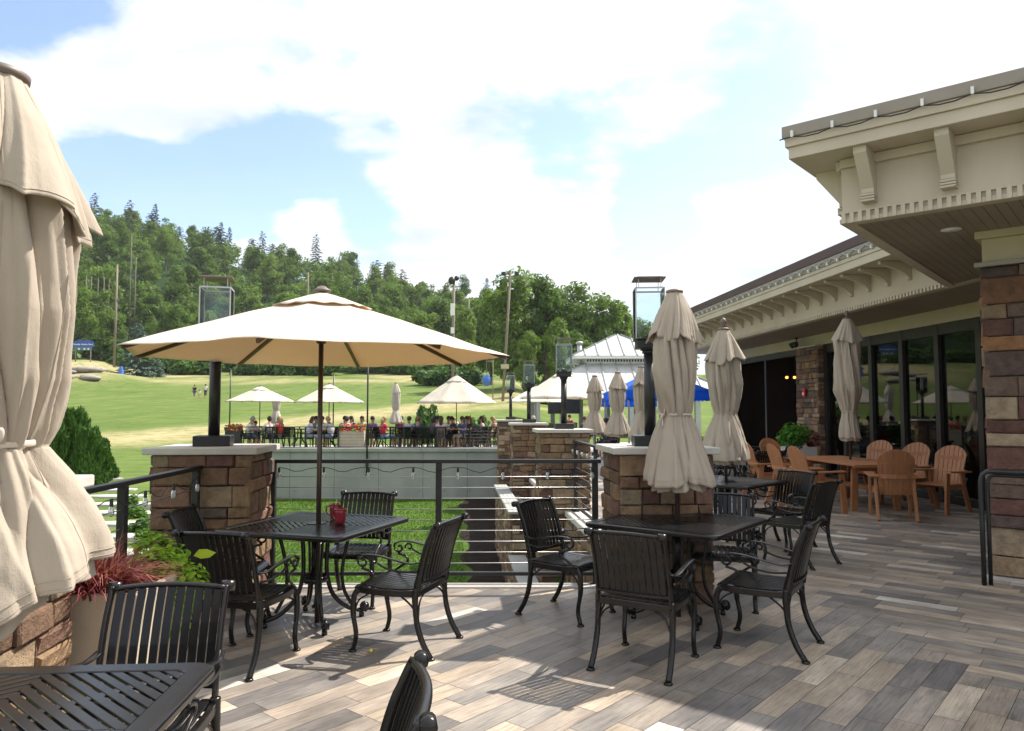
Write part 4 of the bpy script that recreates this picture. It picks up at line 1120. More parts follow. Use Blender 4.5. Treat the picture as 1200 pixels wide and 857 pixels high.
for sy in (-1, 1):
    for sx in (-1, 1): mb = MB(); mb.sweep([(sx * .36, sy * .8, 0), (sx * .30, sy * .75, .70)], .05, .03, rect=True, up=(0, 1, 0)); mb.build('leg', 'polywood', t, bevel=.004)
mb = MB(); mb.box(-.34, .34, -.82, -.78, .62, .7); mb.box(-.34, .34, .78, .82, .62, .7); mb.box(-.04, .04, -.78, .78, .3, .38); mb.build('apron', 'polywood', t, bevel=.004)

# ================================================================== planters and plants
def planter_box(label, x, y, w, d, h, mat, rz=0, taper=.9):
    t = thing('planter', label, 'planter', (x, y, 0), rz)
    mb = MB(); a, b = w / 2, d / 2; k = taper; e = .035
    P = lambda s, z, q=0: [(-a * s + q, -b * s + q, z), (a * s - q, -b * s + q, z), (a * s - q, b * s - q, z), (-a * s + q, b * s - q, z)]
    vs = P(k, 0) + P(1, h) + P(1, h, e) + P(1, h - .08, e)
    fs = [(3, 2, 1, 0)] + [(4 * j + i, 4 * j + (i + 1) % 4, 4 * j + 4 + (i + 1) % 4, 4 * j + 4 + i) for j in range(3) for i in range(4)]
    mb.add(vs, fs); mb.build('box', mat, t, bevel=.008)
    mb = MB(); mb.box(-a + e, a - e, -b + e, b - e, h - .12, h - .06); mb.build('soil', 'soil', t)
    return t
planter_box('tan concrete planter with red grass and lime vine beside the big tied umbrella', -2.12, 3.98, .56, .62, .70, 'planter', R(2))
planter_box('pale square planter with bright green leaves before the stone column', fit_at(934, 16.2), 16.2, .56, .56, .80, 'lightplanter', R(5))
def blades(name, label, cat, c, n, h0, h1, spread, mat, seed, w=.007, arch=.35, sx=1, sy=1):
    rg = np.random.default_rng(seed); mb = MB(); vs = []; K = 5
    for i in range(n):
        a = rg.uniform(0, 2 * PI); r0 = rg.uniform(0, .12); hh = rg.uniform(h0, h1); out = rg.uniform(.2, 1) * spread; tw = rg.normal() * .3; ti = rg.uniform(.1, 1)
        bx, by = c[0] + r0 * sx * math.cos(a), c[1] + r0 * sy * math.sin(a)
        pts = []
        for k in range(K):
            s = k / (K - 1); rr_ = out * s ** 1.6; zz_ = hh * (s - arch * out / max(spread, .01) * s ** 2.4)
            pts.append(Vector((bx + rr_ * math.cos(a + tw * s), by + rr_ * math.sin(a + tw * s), c[2] + zz_)))
        sd = Vector((-math.sin(a), math.cos(a), 0)); L = []
        for k, p in enumerate(pts):
            ww = w * (1 - (k / (K - 1)) ** 1.5) + .0006; L += [p - sd * ww, p + sd * ww]
        mb.add(L, [(2 * k, 2 * k + 1, 2 * k + 3, 2 * k + 2) for k in range(K - 1)], (ti,) * 3)
    o = mb.build(name, mat); return tag(o, label, cat)
blades('ornamental_grass', 'arching red purple grass spilling from the tan planter', 'plant', (-2.13, 3.80, .64), 900, .20, .42, .36, 'redgrass', 3, w=.0055, arch=.75, sx=1.6)
def leafmass(name, label, cat, pts, rad, n, size, mat, seed, droop=.3, shape=1.25, kind=None):
    rg = np.random.default_rng(seed); mb = MB()
    for i in range(n):
        c, rr_ = pts[rg.integers(len(pts))], rad
        d = rg.normal(size=3); d /= np.linalg.norm(d); p = Vector(c) + Vector(d * rr_ * rg.uniform(.45, 1.0) ** .5)
        nrm_ = (Vector(d) + Vector((0, 0, .9)) + Vector(rg.normal(size=3) * .5)).normalized()
        ax = nrm_.orthogonal().normalized(); ax = (Matrix.Rotation(rg.uniform(0, 6.28), 3, nrm_) @ ax); ay = nrm_.cross(ax)
        s = size * rg.uniform(.6, 1.2); ti = rg.uniform(.05, 1)
        L = [p - ax * s, p - ax * s * .3 + ay * s * .55 * shape - nrm_ * s * .1, p + ax * s * .25 + ay * s * .4 * shape, p + ax * s * 1.1 - nrm_ * s * droop, p + ax * s * .25 - ay * s * .4 * shape, p - ax * s * .3 - ay * s * .55 * shape - nrm_ * s * .1]
        mb.add(L, [(0, 1, 2, 3), (0, 3, 4, 5)], (ti,) * 3)
    o = mb.build(name, mat); return tag(o, label, cat, kind=kind)
leafmass('sweet_potato_vine', 'lime green trailing vine with pointed leaves on the tan planter', 'plant', [(-1.95, 4.15, .72), (-1.93, 4.20, .70), (-2.02, 4.27, .76), (-1.88, 4.22, .60), (-1.86, 4.12, .48), (-1.98, 4.32, .72), (-2.05, 4.3, .78), (-1.82, 4.22, .62)], .13, 1500, .024, 'lime', 6, .35)
mb = MB(); p = Vector((-1.71, 4.18, .80)); mb.add([p + Vector(q) for q in ((-.06, 0, -.012), (-.025, -.012, .026), (.022, -.015, .028), (.066, 0, .006), (.024, .012, -.024), (-.022, .012, -.03))], [(0, 1, 2, 3), (0, 3, 4, 5)], (1, 1, 1)); o = mb.build('vine_leaf', 'lime'); tag(o, 'single big yellow green leaf stretching out beside the left stone pier', 'leaf')
leafmass('leafy_plant', 'bright green bushy plant in the pale planter by the stone column', 'plant', [(fit_at(925, 16.2) + dx, 16.1 + dy, .98 + dz) for dx, dy, dz in ((-.12, 0, 0), (.1, 0, .02), (0, .1, .12), (-.02, -.1, .1), (.16, -.1, .1))], .22, 420, .06, 'darkgreen', 9)
leafmass('flowering_plant', 'dark reddish plant on the right side of the pale planter', 'plant', [(fit_at(949, 16.2), 16.15, .93), (fit_at(946, 16.2), 16.05, 1.02)], .17, 160, .05, 'redgrass', 10)
# handrail at the right
fr = Fr((4.31, 6.88, 0), (.758, -.652))
t = thing('handrail', 'dark bent steel handrail loop in front of the right stone pillar', 'handrail', (0, 0, 0))
mb = MB(); mb.sweep([fr.p(0, 0, 0), fr.p(0, 0, .5), fr.p(0, 0, .95), fr.p(.015, 0, 1.0), fr.p(.05, 0, 1.03), fr.p(.1, 0, 1.035), fr.p(.8, 0, 1.035), fr.p(1.6, 0, 1.035)], .021, n=12, up=(0, 1, 0)); mb.build('outer_tube', 'post', t)
mb = MB(); mb.sweep([fr.p(.046, .04, 0), fr.p(.046, .04, .5), fr.p(.046, .04, .94), fr.p(.066, .04, .985), fr.p(.10, .04, 1.0), fr.p(.8, .04, 1.0), fr.p(1.6, .04, 1.0)], .018, n=12, up=(0, 1, 0)); mb.build('inner_tube', 'post', t)
# ================================================================== restaurant building
BO = Vector((6.965, 0, 0)); BF = Fr(BO, aV, bV)                      # x = along the facade (away), y = into the building
C0 = Vector((3.10, 6.87, 0)); q1 = Vector((.758, -.652)); q2 = Vector((.652, .758)); CF = Fr(C0, q1, q2)
bld = thing('restaurant_building', 'cream trimmed restaurant with bracketed eaves, stone pillars and dark glass wall', 'building', (0, 0, 0))
S0, S1 = 2.0, 23.4
def bpart(name, mb, mat, **k): return mb.build(name, mat, bld, **k)
# main wing
mb = MB(); mb.box(S0, S1, 0, .12, 3.335, 3.868, fr=BF); bpart('frieze', mb, 'cream')
mb = MB(); mb.box(S0, S1, -.03, 0, 3.34, 3.40, fr=BF)
k = S0
while k < S1:
    mb.box(k, k + .045, -.055, -.0305, 3.337, 3.40, fr=BF); k += .085
bpart('dentil_trim', mb, 'cream')
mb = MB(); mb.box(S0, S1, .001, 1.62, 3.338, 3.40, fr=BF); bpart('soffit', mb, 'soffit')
mb = MB(); mb.box(S0, S1 + .3, -.60, .3, 3.872, 4.0, fr=BF); mb.box(S0, S1 + .32, -.615, -.0, 4.001, 4.07, fr=BF); bpart('fascia', mb, 'cream', bevel=.006)
mb = MB(); mb.box(S0, S1 + .34, -.63, .2, 4.071, 4.19, fr=BF); bpart('eave_edge', mb, 'flash', bevel=.005)
mb = MB(); mb.prism([(S0, -.55), (S1 + .3, -.55), (S1 + .3, -.40), (S0, -.40)], 4.23, 4.40, BF); bpart('gutter', mb, 'brownmetal', bevel=.01)
mb = MB(); P = [BF.p(S0, -.42, 4.20), BF.p(S1 + .3, -.42, 4.20), BF.p(S1 + .3, 6.5, 6.4), BF.p(S0, 6.5, 6.4)]; P2 = [p + Vector((0, 0, .12)) for p in P]; mb.hexa(P + P2); bpart('roof', mb, 'brownmetal')
def bracket(u, zt, zb, dep, fr, w=.05, curved=True):
    mb = MB(); N = 7
    prof = []
    if curved:     # quarter-curve corbel
        for i in range(N + 1):
            q = i / N; prof.append((-dep * (1 - q) ** 2.0 - .055 * q, zt - .045 - (zt - zb - .045) * q))
        prof = [(-dep, zt)] + prof + [(-.0, zb), (0, zt)]
    else: prof = [(-dep, zt), (-dep, zt - .06), (-.10, zb + .04), (-.10, zb), (0, zb), (0, zt)]
    n = len(prof); vs = [fr.p(u - w, y, z) for y, z in prof] + [fr.p(u + w, y, z) for y, z in prof]
    fs = [tuple(range(n)), tuple(range(2 * n - 1, n - 1, -1))] + [(i, n + i, n + (i + 1) % n, (i + 1) % n) for i in range(n)]
    mb.add(vs, fs)
    if not curved:
        for q in range(3): mb.box(u - w - .006, u + w + .006, -.115, -.001, zb - .075 + q * .025, zb - .055 + q * .025, fr=fr)
    return bpart('bracket', mb, 'cream', bevel=.004)
for i in range(22):
    s = 11.35 - 2 * .56 + i * .56
    if s < S1 - .1: bracket(s, 3.87, 3.585, .50, BF, .035)
# de-icing cable on the main eave
mb = MB(); pts = []
i = 0; s = 9.6
while s < S1: pts.append(BF.p(s, -.645, 4.155 if i % 2 else 4.085)); s += .17; i += 1
mb.sweep(pts, .008, n=5); bpart('heating_cable', mb, 'wire')
for i in range(0, len(pts), 2):
    mb = MB(); p = pts[i]; mb.boxm((.03, .03, .05), Matrix.Translation(p)); bpart('cable_clip', mb, 'white')
# lintel, glass wall, columns, doorway
mb = MB(); mb.box(S0, S1, 1.40, 1.62, 3.09, 3.337, fr=BF); bpart('lintel', mb, 'beam', bevel=.004)
mul = [12.9 + 1.05 * k for k in range(-9, 4)]
edges = [m_ for m_ in mul if m_ > 3.4] + [16.86]
mb = MB()
for m_ in edges: mb.box(m_ - .06, m_ + .06, 1.41, 1.55, .0, 3.089, fr=BF)
mb.box(edges[0], edges[-1], 1.42, 1.54, 2.90, 3.088, fr=BF); mb.box(edges[0], edges[-1], 1.42, 1.54, .004, .14, fr=BF)
wf = bpart('window_frame', mb, 'darkframe', bevel=.004)
for a, b in zip(edges, edges[1:]):
    mb = MB(); mb.box(a + .06, b - .06, 1.475, 1.487, .14, 2.90, fr=BF); mb.build('glass_pane', 'glass_win', wf)
mb = MB(); stone_block(mb, BF, 16.95, 17.95, 1.30, 2.0, 0, 3.06, 77); bpart('stone_column', mb, 'stone')
mb = MB(); mb.box(16.90, 18.0, 1.22, 2.05, 3.061, 3.088, fr=BF); bpart('column_cap', mb, 'cast')
mb = MB(); mb.box(S1 - .6, S1, 1.30, 2.0, 0, 3.089, fr=BF); bpart('end_wall', mb, 'darkframe')
mb = MB(); mb.box(17.96, 18.2, 1.5, 1.62, 0, 3.088, fr=BF); mb.box(22.6, 22.79, 1.5, 1.62, 0, 3.088, fr=BF); mb.box(18.2, 22.6, 1.5, 1.6, 2.95, 3.088, fr=BF); mb.box(20.35, 20.45, 1.52, 1.6, 0, 2.95, fr=BF); bpart('door_frame', mb, 'darkframe')
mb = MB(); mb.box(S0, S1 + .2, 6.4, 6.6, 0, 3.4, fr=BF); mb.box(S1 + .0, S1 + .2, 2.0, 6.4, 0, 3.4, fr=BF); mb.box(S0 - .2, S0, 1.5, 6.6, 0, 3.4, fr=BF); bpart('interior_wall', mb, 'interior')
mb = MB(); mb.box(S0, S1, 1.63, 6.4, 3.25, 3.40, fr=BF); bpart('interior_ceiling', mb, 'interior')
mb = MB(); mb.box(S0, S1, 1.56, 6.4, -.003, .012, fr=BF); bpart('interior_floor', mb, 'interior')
mb = MB(); mb.box(9, 22, 4.6, 5.2, .012, 1.1, fr=BF); mb.box(9, 22, 6.2, 6.39, 1.2, 1.25, fr=BF); mb.box(9, 22, 6.2, 6.39, 1.7, 1.75, fr=BF); bpart('bar_counter', mb, 'darkframe')
# lit amber lamps inside
LG = 'lit amber lamps inside the restaurant'
ct = 0
for (lpx, lpy, D) in ((921, 442.5, 22), (930, 442.5, 22), (1003, 435, 18), (1012, 436, 18), (1018, 435, 18), (1086, 425, 15), (1093, 425, 15), (1108, 425, 15), (1115, 424.5, 15), (1124, 424.5, 15)):
    X_ = fit_at(lpx, D); z = H + (480 - lpy) * D / 870
    y = X_ - 6.965 + .0736 * D; s = D - .0734 * y
    t = thing('pendant_lamp', 'small glowing amber lamp hanging inside the restaurant', 'lamp', BF.p(s, y, 0), 0, LG)
    mb = MB(); mb.sweep([(0, 0, z + .05), (0, 0, 3.249)], .006, n=6); mb.build('cord', 'post', t)
    mb = MB(); mb.lathe([(.012, z + .06), (.03, z + .045), (.032, z + .03)], 12); mb.build('socket', 'post', t)
    mb = MB(); mb.ball((0, 0, z), .042, 12); mb.build('bulb', 'flame', t)
# ---- entrance canopy turned 45 degrees
U1 = 4.6
mb = MB(); mb.box(0, U1, 0, .10, 3.332, 3.938, fr=CF); mb.box(0, .10, .101, 4.68, 3.332, 3.938, fr=CF); bpart('canopy_frieze', mb, 'cream')
mb = MB(); k = 0
mb.box(-.02, U1, -.02, -.0005, 3.334, 3.375, fr=CF); mb.box(-.02, -.0005, 0, 4.6, 3.334, 3.375, fr=CF)
mb.box(-.02, U1, -.02, -.0005, 3.425, 3.445, fr=CF)
while k < U1: mb.box(k, k + .036, -.034, -.0205, 3.331, 3.425, fr=CF); k += .072
bpart('canopy_dentil_trim', mb, 'cream')
mb = MB(); mb.box(.0, U1, -.05, -.001, 3.85, 3.937, fr=CF); mb.box(-.05, -.001, 0, 4.3, 3.85, 3.937, fr=CF); bpart('canopy_cove', mb, 'cream', bevel=.01)
mb = MB()
pl = [(.1, .1), (U1, .1), (U1, .4), (.1, 4.72)]
nb = 14
for i in range(60):                                                   # boards along q1... laid along q2
    x0 = .101 + i * .09; x1 = x0 + .086
    if x1 > U1: break
    yl = lambda x: .4 + (U1 - x) / (U1 - .1) * 4.3
    mb.prism([(x0, .101), (x1, .101), (x1, yl(x1)), (x0, yl(x0))], 3.345, 3.36, CF)
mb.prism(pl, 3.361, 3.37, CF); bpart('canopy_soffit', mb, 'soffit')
def cut(off): return [(-off, -off), (U1, -off), (U1, .0), (-off, 4.15)]
mb = MB(); mb.prism(cut(.36), 3.94, 4.05, CF); mb.prism(cut(.385), 4.051, 4.135, CF); bpart('canopy_fascia', mb, 'cream', bevel=.004)
mb = MB(); mb.prism(cut(.405), 4.136, 4.245, CF); bpart('canopy_roof', mb, 'flash', bevel=.004)
for u in (.25, .89, 1.53, 2.17): bracket(u, 3.94, 3.56, .31, CF, .055, False)
CFs = Fr(C0, q2, -q1)
class Side:                                                          # frame of the canopy's left side: x along q2, -y outward
    def p(s, x, y, z): return C0 + Vector((q2.x, q2.y, 0)) * x + Vector((q1.x, q1.y, 0)) * y + Vector((0, 0, z))
for u in (.3, .94, 1.58, 2.22, 2.86): bracket(u, 3.94, 3.56, .31, Side(), .055, False)
mb = MB(); pts = []; clips = []
u = -.30
while u < U1:
    clips.append(CF.p(u, -.425, 4.14)); 
    for f in (0, .33, .66): pts.append(CF.p(u + .36 * f, -.425, 4.125 - .03 * math.sin(PI * f)))
    u += .36
mb.sweep([CF.p(-.42, -.42, 4.12)] + pts, .006, n=6); bpart('heating_cable', mb, 'post')
for p in clips:
    mb = MB(); mb.boxm((.022, .03, .06), Matrix.Translation(p + Vector((0, 0, .01))) @ Matrix.Rotation(R(-40), 4, 'Z')); bpart('cable_clip', mb, 'white')
mb = MB(); stone_block(mb, CF, .93, 2.6, 1.28, 2.05, 0.014, 2.985, 81, hmin=.11, hmax=.27, lmin=.2, lmax=.5, pal=[(.24, .13, .08), (.17, .088, .072), (.31, .22, .14), (.12, .085, .075), (.20, .14, .11), (.27, .14, .07), (.36, .28, .19)], wts=[5, 5, 4, 4, 4, 3, 2]); bpart('stone_pillar', mb, 'stone')
mb = MB(); mb.box(.86, 2.7, 1.20, 2.12, 2.99, 3.035, fr=CF); bpart('pillar_cap', mb, 'flash', bevel=.004)
mb = MB(); mb.box(.92, 2.7, 1.27, 2.05, 3.036, 3.27, fr=CF); mb.box(.87, 2.7, 1.22, 2.08, 3.271, 3.345, fr=CF); bpart('pillar_beam', mb, 'beam', bevel=.006)
mb = MB(); mb.box(.85, 2.7, 1.10, 1.26, .0, .012, fr=CF); bpart('pillar_plinth', mb, 'paving')
c = CF.p(.72, .95, 3.343)
mb = MB(); mb.lathe([(.085, -.006), (.09, -.003), (.09, .004)], 24, tuple(c)); mb.lathe([(.068, -.0075), (.068, -.0065)], 24, tuple(c)); o = mb.build('downlight', 'white'); tag(o, 'round white unlit downlight recessed in the canopy soffit', 'light')
# spotlight and fire alarm
t = thing('flood_light', 'small black twin floodlight under the eave left of the umbrella top', 'light', BF.p(17.9, 1.25, 3.2))
mb = MB(); mb.lathe([(.05, .10), (.05, .136)], 12); mb.sweep([(0, 0, .1), (0, 0, .02)], .015, n=8); mb.build('mount', 'post', t)
for sg in (-1, 1):
    mb = MB(); d = Vector((-.5, sg * .6, -.45)).normalized(); b = Vector((0, sg * .03, .02)); mb.sweep([b, b + d * .05, b + d * .13, b + d * .15], [.03, .05, .075, .075], n=12); mb.build('lamp_head', 'post', t)
p = BF.p(17.5, 1.235, 2.0)
t = thing('fire_alarm', 'small red fire alarm on the shaded stone column', 'alarm', p)
fr = Fr(p, aV); mb = MB(); mb.box(-.07, .07, .0, .035, -.10, .10, fr=Fr((0, 0, 0), aV)); mb.build('body', 'red', t, bevel=.006)
mb = MB(); mb.box(-.04, .04, .036, .045, -.06, .0, fr=Fr((0, 0, 0), aV)); mb.build('lens', 'white', t, bevel=.003)

# ================================================================== pavilion
px_, D_ = 724, 50.0
t = thing('pavilion', 'white metal roofed pavilion with a raised cupola beyond the piers', 'building', (fit_at(px_, D_), D_, -.2))
def hip(hx, hy, z0, tx_, ty_, z1):
    mb = MB()
    vs = [(-hx, -hy, z0), (hx, -hy, z0), (hx, hy, z0), (-hx, hy, z0), (-tx_, -ty_, z1), (tx_, -ty_, z1), (tx_, ty_, z1), (-tx_, ty_, z1)]
    mb.add(vs, [(0, 1, 5, 4), (1, 2, 6, 5), (2, 3, 7, 6), (3, 0, 4, 7), (4, 5, 6, 7), (3, 2, 1, 0)])
    return mb
def seams(hx, hy, z0, tx_, ty_, z1, step):
    mb = MB()
    for side in range(4):
        a, b, ta, tb = (hx, hy, tx_, ty_) if side % 2 == 0 else (hy, hx, ty_, tx_)
        n = int(2 * a / step)
        for i in range(n + 1):
            x = -a + 2 * a * i / n
            # run up the slope until hitting the hip
            f = min(1, (a - abs(x)) / max(a - ta, 1e-6)); 
            if f < .03: f = 1; xe = math.copysign(ta, x) if abs(abs(x) - a) < 1e-4 else x
            else: xe = x
            y = -b + (b - tb) * f; z = z0 + (z1 - z0) * f
            P0, P1 = Vector((x, -b, z0)), Vector((xe, y, z)); rot = Matrix.Rotation(side * PI / 2, 3, 'Z')
            mb.sweep([rot @ P0 + Vector((0, 0, .03)), rot @ P1 + Vector((0, 0, .03))], .035, .05, rect=True)
    return mb
hip(6.2, 6.0, 2.75, 2.5, 2.4, 4.75).build('main_roof', 'roofgrey', t)
seams(6.2, 6.0, 2.75, 2.5, 2.4, 4.75, .95).build('roof_seam', 'steelgrey', t)
mb = MB(); mb.box(-2.45, 2.45, -2.35, 2.35, 4.6, 5.12); mb.build('cupola_wall', 'white', t)
mb = MB()
for i in range(26): mb.box(-2.3 + i * .18, -2.2 + i * .18, -2.37, -2.351, 4.86, 5.02)
mb.build('louvre', 'darkframe', t)
mb = MB(); mb.box(-3.25, 3.25, -3.15, 3.15, 5.02, 5.2); mb.build('cupola_eave', 'white', t)
hip(3.3, 3.2, 5.2, .15, .1, 6.82).build('cupola_roof', 'roofgrey', t)
seams(3.3, 3.2, 5.2, .15, .1, 6.82, .82).build('cupola_seam', 'steelgrey', t)
mb = MB(); mb.box(-6.1, 6.1, -5.9, 5.9, 2.52, 2.749); mb.build('eave_beam', 'white', t)
for x in (-5.6, -4.1, -2, 0, 2, 4, 5.6):
    for y in (-5.4, 5.4): mb = MB(); mb.box(x - .16, x + .16, y - .16, y + .16, -.2, 2.519); mb.build('column', 'steelgrey', t, bevel=.02)
mb = MB(); mb.sweep([(-2.75, -2.0, 4.6), (-2.75, -2.0, 6.05)], .16, n=12); mb.lathe([(.24, 6.05), (.24, 6.15), (.05, 6.22)], 12, (-2.75, -2.0, 0)); mb.build('vent_pipe', 'steelgrey', t)
t = thing('television', 'large dark screen hanging in front of the pavilion columns', 'television', (fit_at(661, 43.5), 43.5, 0))
mb = MB(); mb.box(-.95, .95, -.05, .05, 1.35, 2.38); mb.build('screen', 'screen', t, bevel=.02)
mb = MB(); mb.sweep([(0, .06, -.2), (0, .06, 1.5)], .06, n=8); mb.box(-.5, .5, -.1, .2, -.2, -.1); mb.build('stand', 'post', t)

# blue pop-up canopies
def popup(label, x, y, w, ze, zt, rz):
    t = thing('pop_up_canopy', label, 'canopy tent', (x, y, 0), rz, 'blue pop-up canopies')
    def topf(u, v):
        th = 2 * PI * u; c, s = math.cos(th), math.sin(th); k = 1 / max(abs(c), abs(s)); r = w / 2 * (1 - v) * k
        return (r * c, r * s, ze + (zt - ze) * (v ** 1.15) + .0)
    mb = MB(); mb.grid(topf, 32, 10); mb.build('canopy_top', 'blue_cloth', t, solid=.004)
    mb = MB(); mb.grid(lambda u, v: (topf(u, 0)[0] * (1 + .004 * v), topf(u, 0)[1] * (1 + .004 * v), ze - .3 * v + (.03 * abs(math.sin(u * 28 * PI)) if v > .9 else 0)), 112, 3); mb.build('valance', 'blue_cloth', t, solid=.004)
    for sx in (-1, 1):
        for sy in (-1, 1): mb = MB(); mb.box(sx * (w / 2 - .04) - .022, sx * (w / 2 - .04) + .022, sy * (w / 2 - .04) - .022, sy * (w / 2 - .04) + .022, 0, ze - .02); mb.build('leg', 'steelgrey', t)
popup('bright blue pop-up canopy behind the closed umbrellas and nearest lantern', fit_at(778, 22.5), 23.6, 2.75, 2.15, 2.95, R(8))
popup('bright blue pop-up canopy, farther one with its edge left of the nearest lantern', fit_at(733, 27), 27.5, 1.9, 1.98, 2.5, R(8))
# ================================================================== far terrace furniture (a few pixels each)
def far_chair():
    t = thing('terrace_chair', 'x', 'chair', (0, 0, 0))
    mb = MB()
    for sy in (-1, 1):
        mb.sweep([(.22, .23 * sy, 0), (.21, .23 * sy, .64)], .018, rect=True, up=(0, 1, 0)); mb.sweep([(-.32, .23 * sy, 0), (-.22, .23 * sy, .42), (-.33, .23 * sy, .88)], .018, rect=True, up=(0, 1, 0))
        mb.sweep([(-.26, .25 * sy, .62), (.22, .25 * sy, .64)], .02, .01, rect=True)
    mb.build('chair_frame', 'iron', t)
    mb = MB(); mb.box(-.22, .24, -.22, .22, .41, .43); mb.build('seat', 'iron', t)
    mb = MB()
    for i in range(8): y = -.19 + i * .054; mb.sweep([(-.235, y, .47), (-.32, y, .86)], .019, .005, rect=True, up=(1, 0, 0))
    mb.sweep([(-.325, -.23, .87), (-.325, .23, .87)], .012, .02, rect=True, up=(1, 0, 0)); mb.build('backrest', 'iron', t)
    return t
FC = far_chair()
def far_table():
    t = thing('terrace_table', 'x', 'table', (0, 0, 0))
    mb = MB(); mb.prism(rounded_sq(.55, .08), .70, .735); mb.build('table_top', 'iron', t)
    for k in range(4):
        a = PI / 4 + k * PI / 2; mb = MB(); mb.sweep([(.1 * math.cos(a), .1 * math.sin(a), .7), (.12 * math.cos(a), .12 * math.sin(a), .3), (.42 * math.cos(a), .42 * math.sin(a), .02)], .02, n=6); mb.build('leg', 'iron', t)
    return t
FT = far_table()
FTG, FCG = 'dark tables of the far terrace', 'dark chairs of the far terrace'
TABS = [(303, 31.0), (386, 31.4), (445, 32.0), (487, 31.3), (528, 31.2), (548, 31.6), (352, 33.5), (420, 34), (560, 33.6)]
for px, D in TABS: place(FT, USED, (fit_at(px, D), D, 0), R(px * 7 % 40), 'small dark dining table among seated people on the far terrace', FTG)

# ================================================================== people
def skin_mesh(name, joints, edges, mats, root=0, sub=1):
    me = bpy.data.meshes.new(name); me.from_pydata([j[0] for j in joints], edges, [])
    ob = bpy.data.objects.new(name, me); COL.objects.link(ob)
    md = ob.modifiers.new('s', 'SKIN'); md.use_smooth_shade = True
    for i, j in enumerate(joints):
        r = j[1]; sv = me.skin_vertices[0].data[i]; sv.radius = r if isinstance(r, tuple) else (r, r); sv.use_root = (i == root)
    sb = ob.modifiers.new('d', 'SUBSURF'); sb.levels = sub; sb.render_levels = sub
    dg = bpy.context.evaluated_depsgraph_get(); ev = ob.evaluated_get(dg)
    nm = bpy.data.meshes.new_from_object(ev); nm.name = name
    bpy.data.objects.remove(ob, do_unlink=True); bpy.data.meshes.remove(me)
    nm.materials.clear(); nm.materials.append(None)
    return nm
def pose_meshes(pose):
    if pose in ('sit', 'lean'):
        f = .0 if pose == 'sit' else .12
        pel = (0, 0, .53); ch = (.02 + f * .6, 0, .86); nk = (.05 + f, 0, 1.07); hd = (.08 + f * 1.25, 0, 1.19); top = (.075 + f * 1.3, 0, 1.275)
        A = lambda s: [(.03 + f, .17 * s, 1.0), (.10 + f * .8, .23 * s, .77), (.33 + f * .5, .13 * s, .79), (.41 + f * .5, .10 * s, .80)]
        Lg = lambda s: [(.03, .09 * s, .52), (.43, .12 * s, .51), (.41, .12 * s, .09), (.54, .13 * s, .045)]
    else:
        sp = .16 if pose == 'walk' else .04
        pel = (0, 0, .95); ch = (.0, 0, 1.28); nk = (.01, 0, 1.48); hd = (.03, 0, 1.60); top = (.02, 0, 1.69)
        A = lambda s: [(0, .185 * s, 1.42), (-.02 - sp * .5 * s, .23 * s, 1.14), (.06 - sp * s, .23 * s, .90), (.08 - sp * s, .22 * s, .83)]
        Lg = lambda s: [(0, .09 * s, .92), (.03 + sp * s * .7, .10 * s, .50), (-.02 + sp * s, .10 * s, .09), (.11 + sp * s, .11 * s, .045)]
    def arms_legs(J, E, base, arm=True, leg=True):
        for s in (-1, 1):
            if arm:
                n = len(J); J += [(A(s)[0], .052), (A(s)[1], .042), (A(s)[2], .03), (A(s)[3], (.035, .02))]; E += [(base[1], n), (n, n + 1), (n + 1, n + 2), (n + 2, n + 3)]
            if leg:
                n = len(J); J += [(Lg(s)[0], .085), (Lg(s)[1], .06), (Lg(s)[2], .04), (Lg(s)[3], (.042, .03))]; E += [(base[0], n), (n, n + 1), (n + 1, n + 2), (n + 2, n + 3)]
    J = [(pel, (.15, .11)), (ch, (.155, .105)), (nk, .052), (hd, (.075, .09)), (top, (.06, .07))]; E = [(0, 1), (1, 2), (2, 3), (3, 4)]
    arms_legs(J, E, (0, 1)); body = skin_mesh('body', J, E, None)
    J = [(pel, (.168, .13)), (ch, (.172, .12)), ((nk[0] - .005, 0, nk[2] - .05), (.085, .07))]; E = [(0, 1), (1, 2)]
    for s in (-1, 1):
        n = len(J); a0, a1 = Vector(A(s)[0]), Vector(A(s)[1]); J += [(tuple(a0), .066), (tuple(a0.lerp(a1, .75)), .06)]; E += [(1, n), (n, n + 1)]
    shirt = skin_mesh('shirt', J, E, None)
    J = [(tuple(Vector(pel) + Vector((0, 0, .02))), (.165, .125))]; E = []
    for s in (-1, 1):
        n = len(J); l = [Vector(q) for q in Lg(s)]; J += [(tuple(l[0]), .098), (tuple(l[1]), .076), (tuple(l[1].lerp(l[2], .35)), .07)]; E += [(0, n), (n, n + 1), (n + 1, n + 2)]
    tr = skin_mesh('trousers', J, E, None)
    mb = MB(); c = Vector(hd) + Vector((-.018, 0, .045)); mb.ball(tuple(c), .098, 12, 1.0); mb.ball(tuple(c + Vector((-.04, 0, -.03))), .085, 10)
    hs = mb.mesh('hair', None); hs.materials.append(None)
    mb = MB(); mb.ball(tuple(c), .10, 12); mb.sweep([c + Vector((-.03, 0, 0)), c + Vector((-.07, 0, -.12)), c + Vector((-.075, 0, -.27))], [.08, .09, .05], n=10); hl = mb.mesh('hair', None); hl.materials.append(None)
    fm = MB(); h = Vector(hd)
    fm.ball(tuple(h + Vector((.088, 0, -.005))), .016, 6)                       # nose
    for s in (-1, 1): fm.ball(tuple(h + Vector((0, .078 * s, 0))), .02, 6)       # ears
    face = fm.mesh('face', None); face.materials.append(None)
    em = MB()
    for s in (-1, 1): em.ball(tuple(h + Vector((.078, .03 * s, .022))), .010, 6)
    eyes = em.mesh('eyes', None); eyes.materials.append(None)
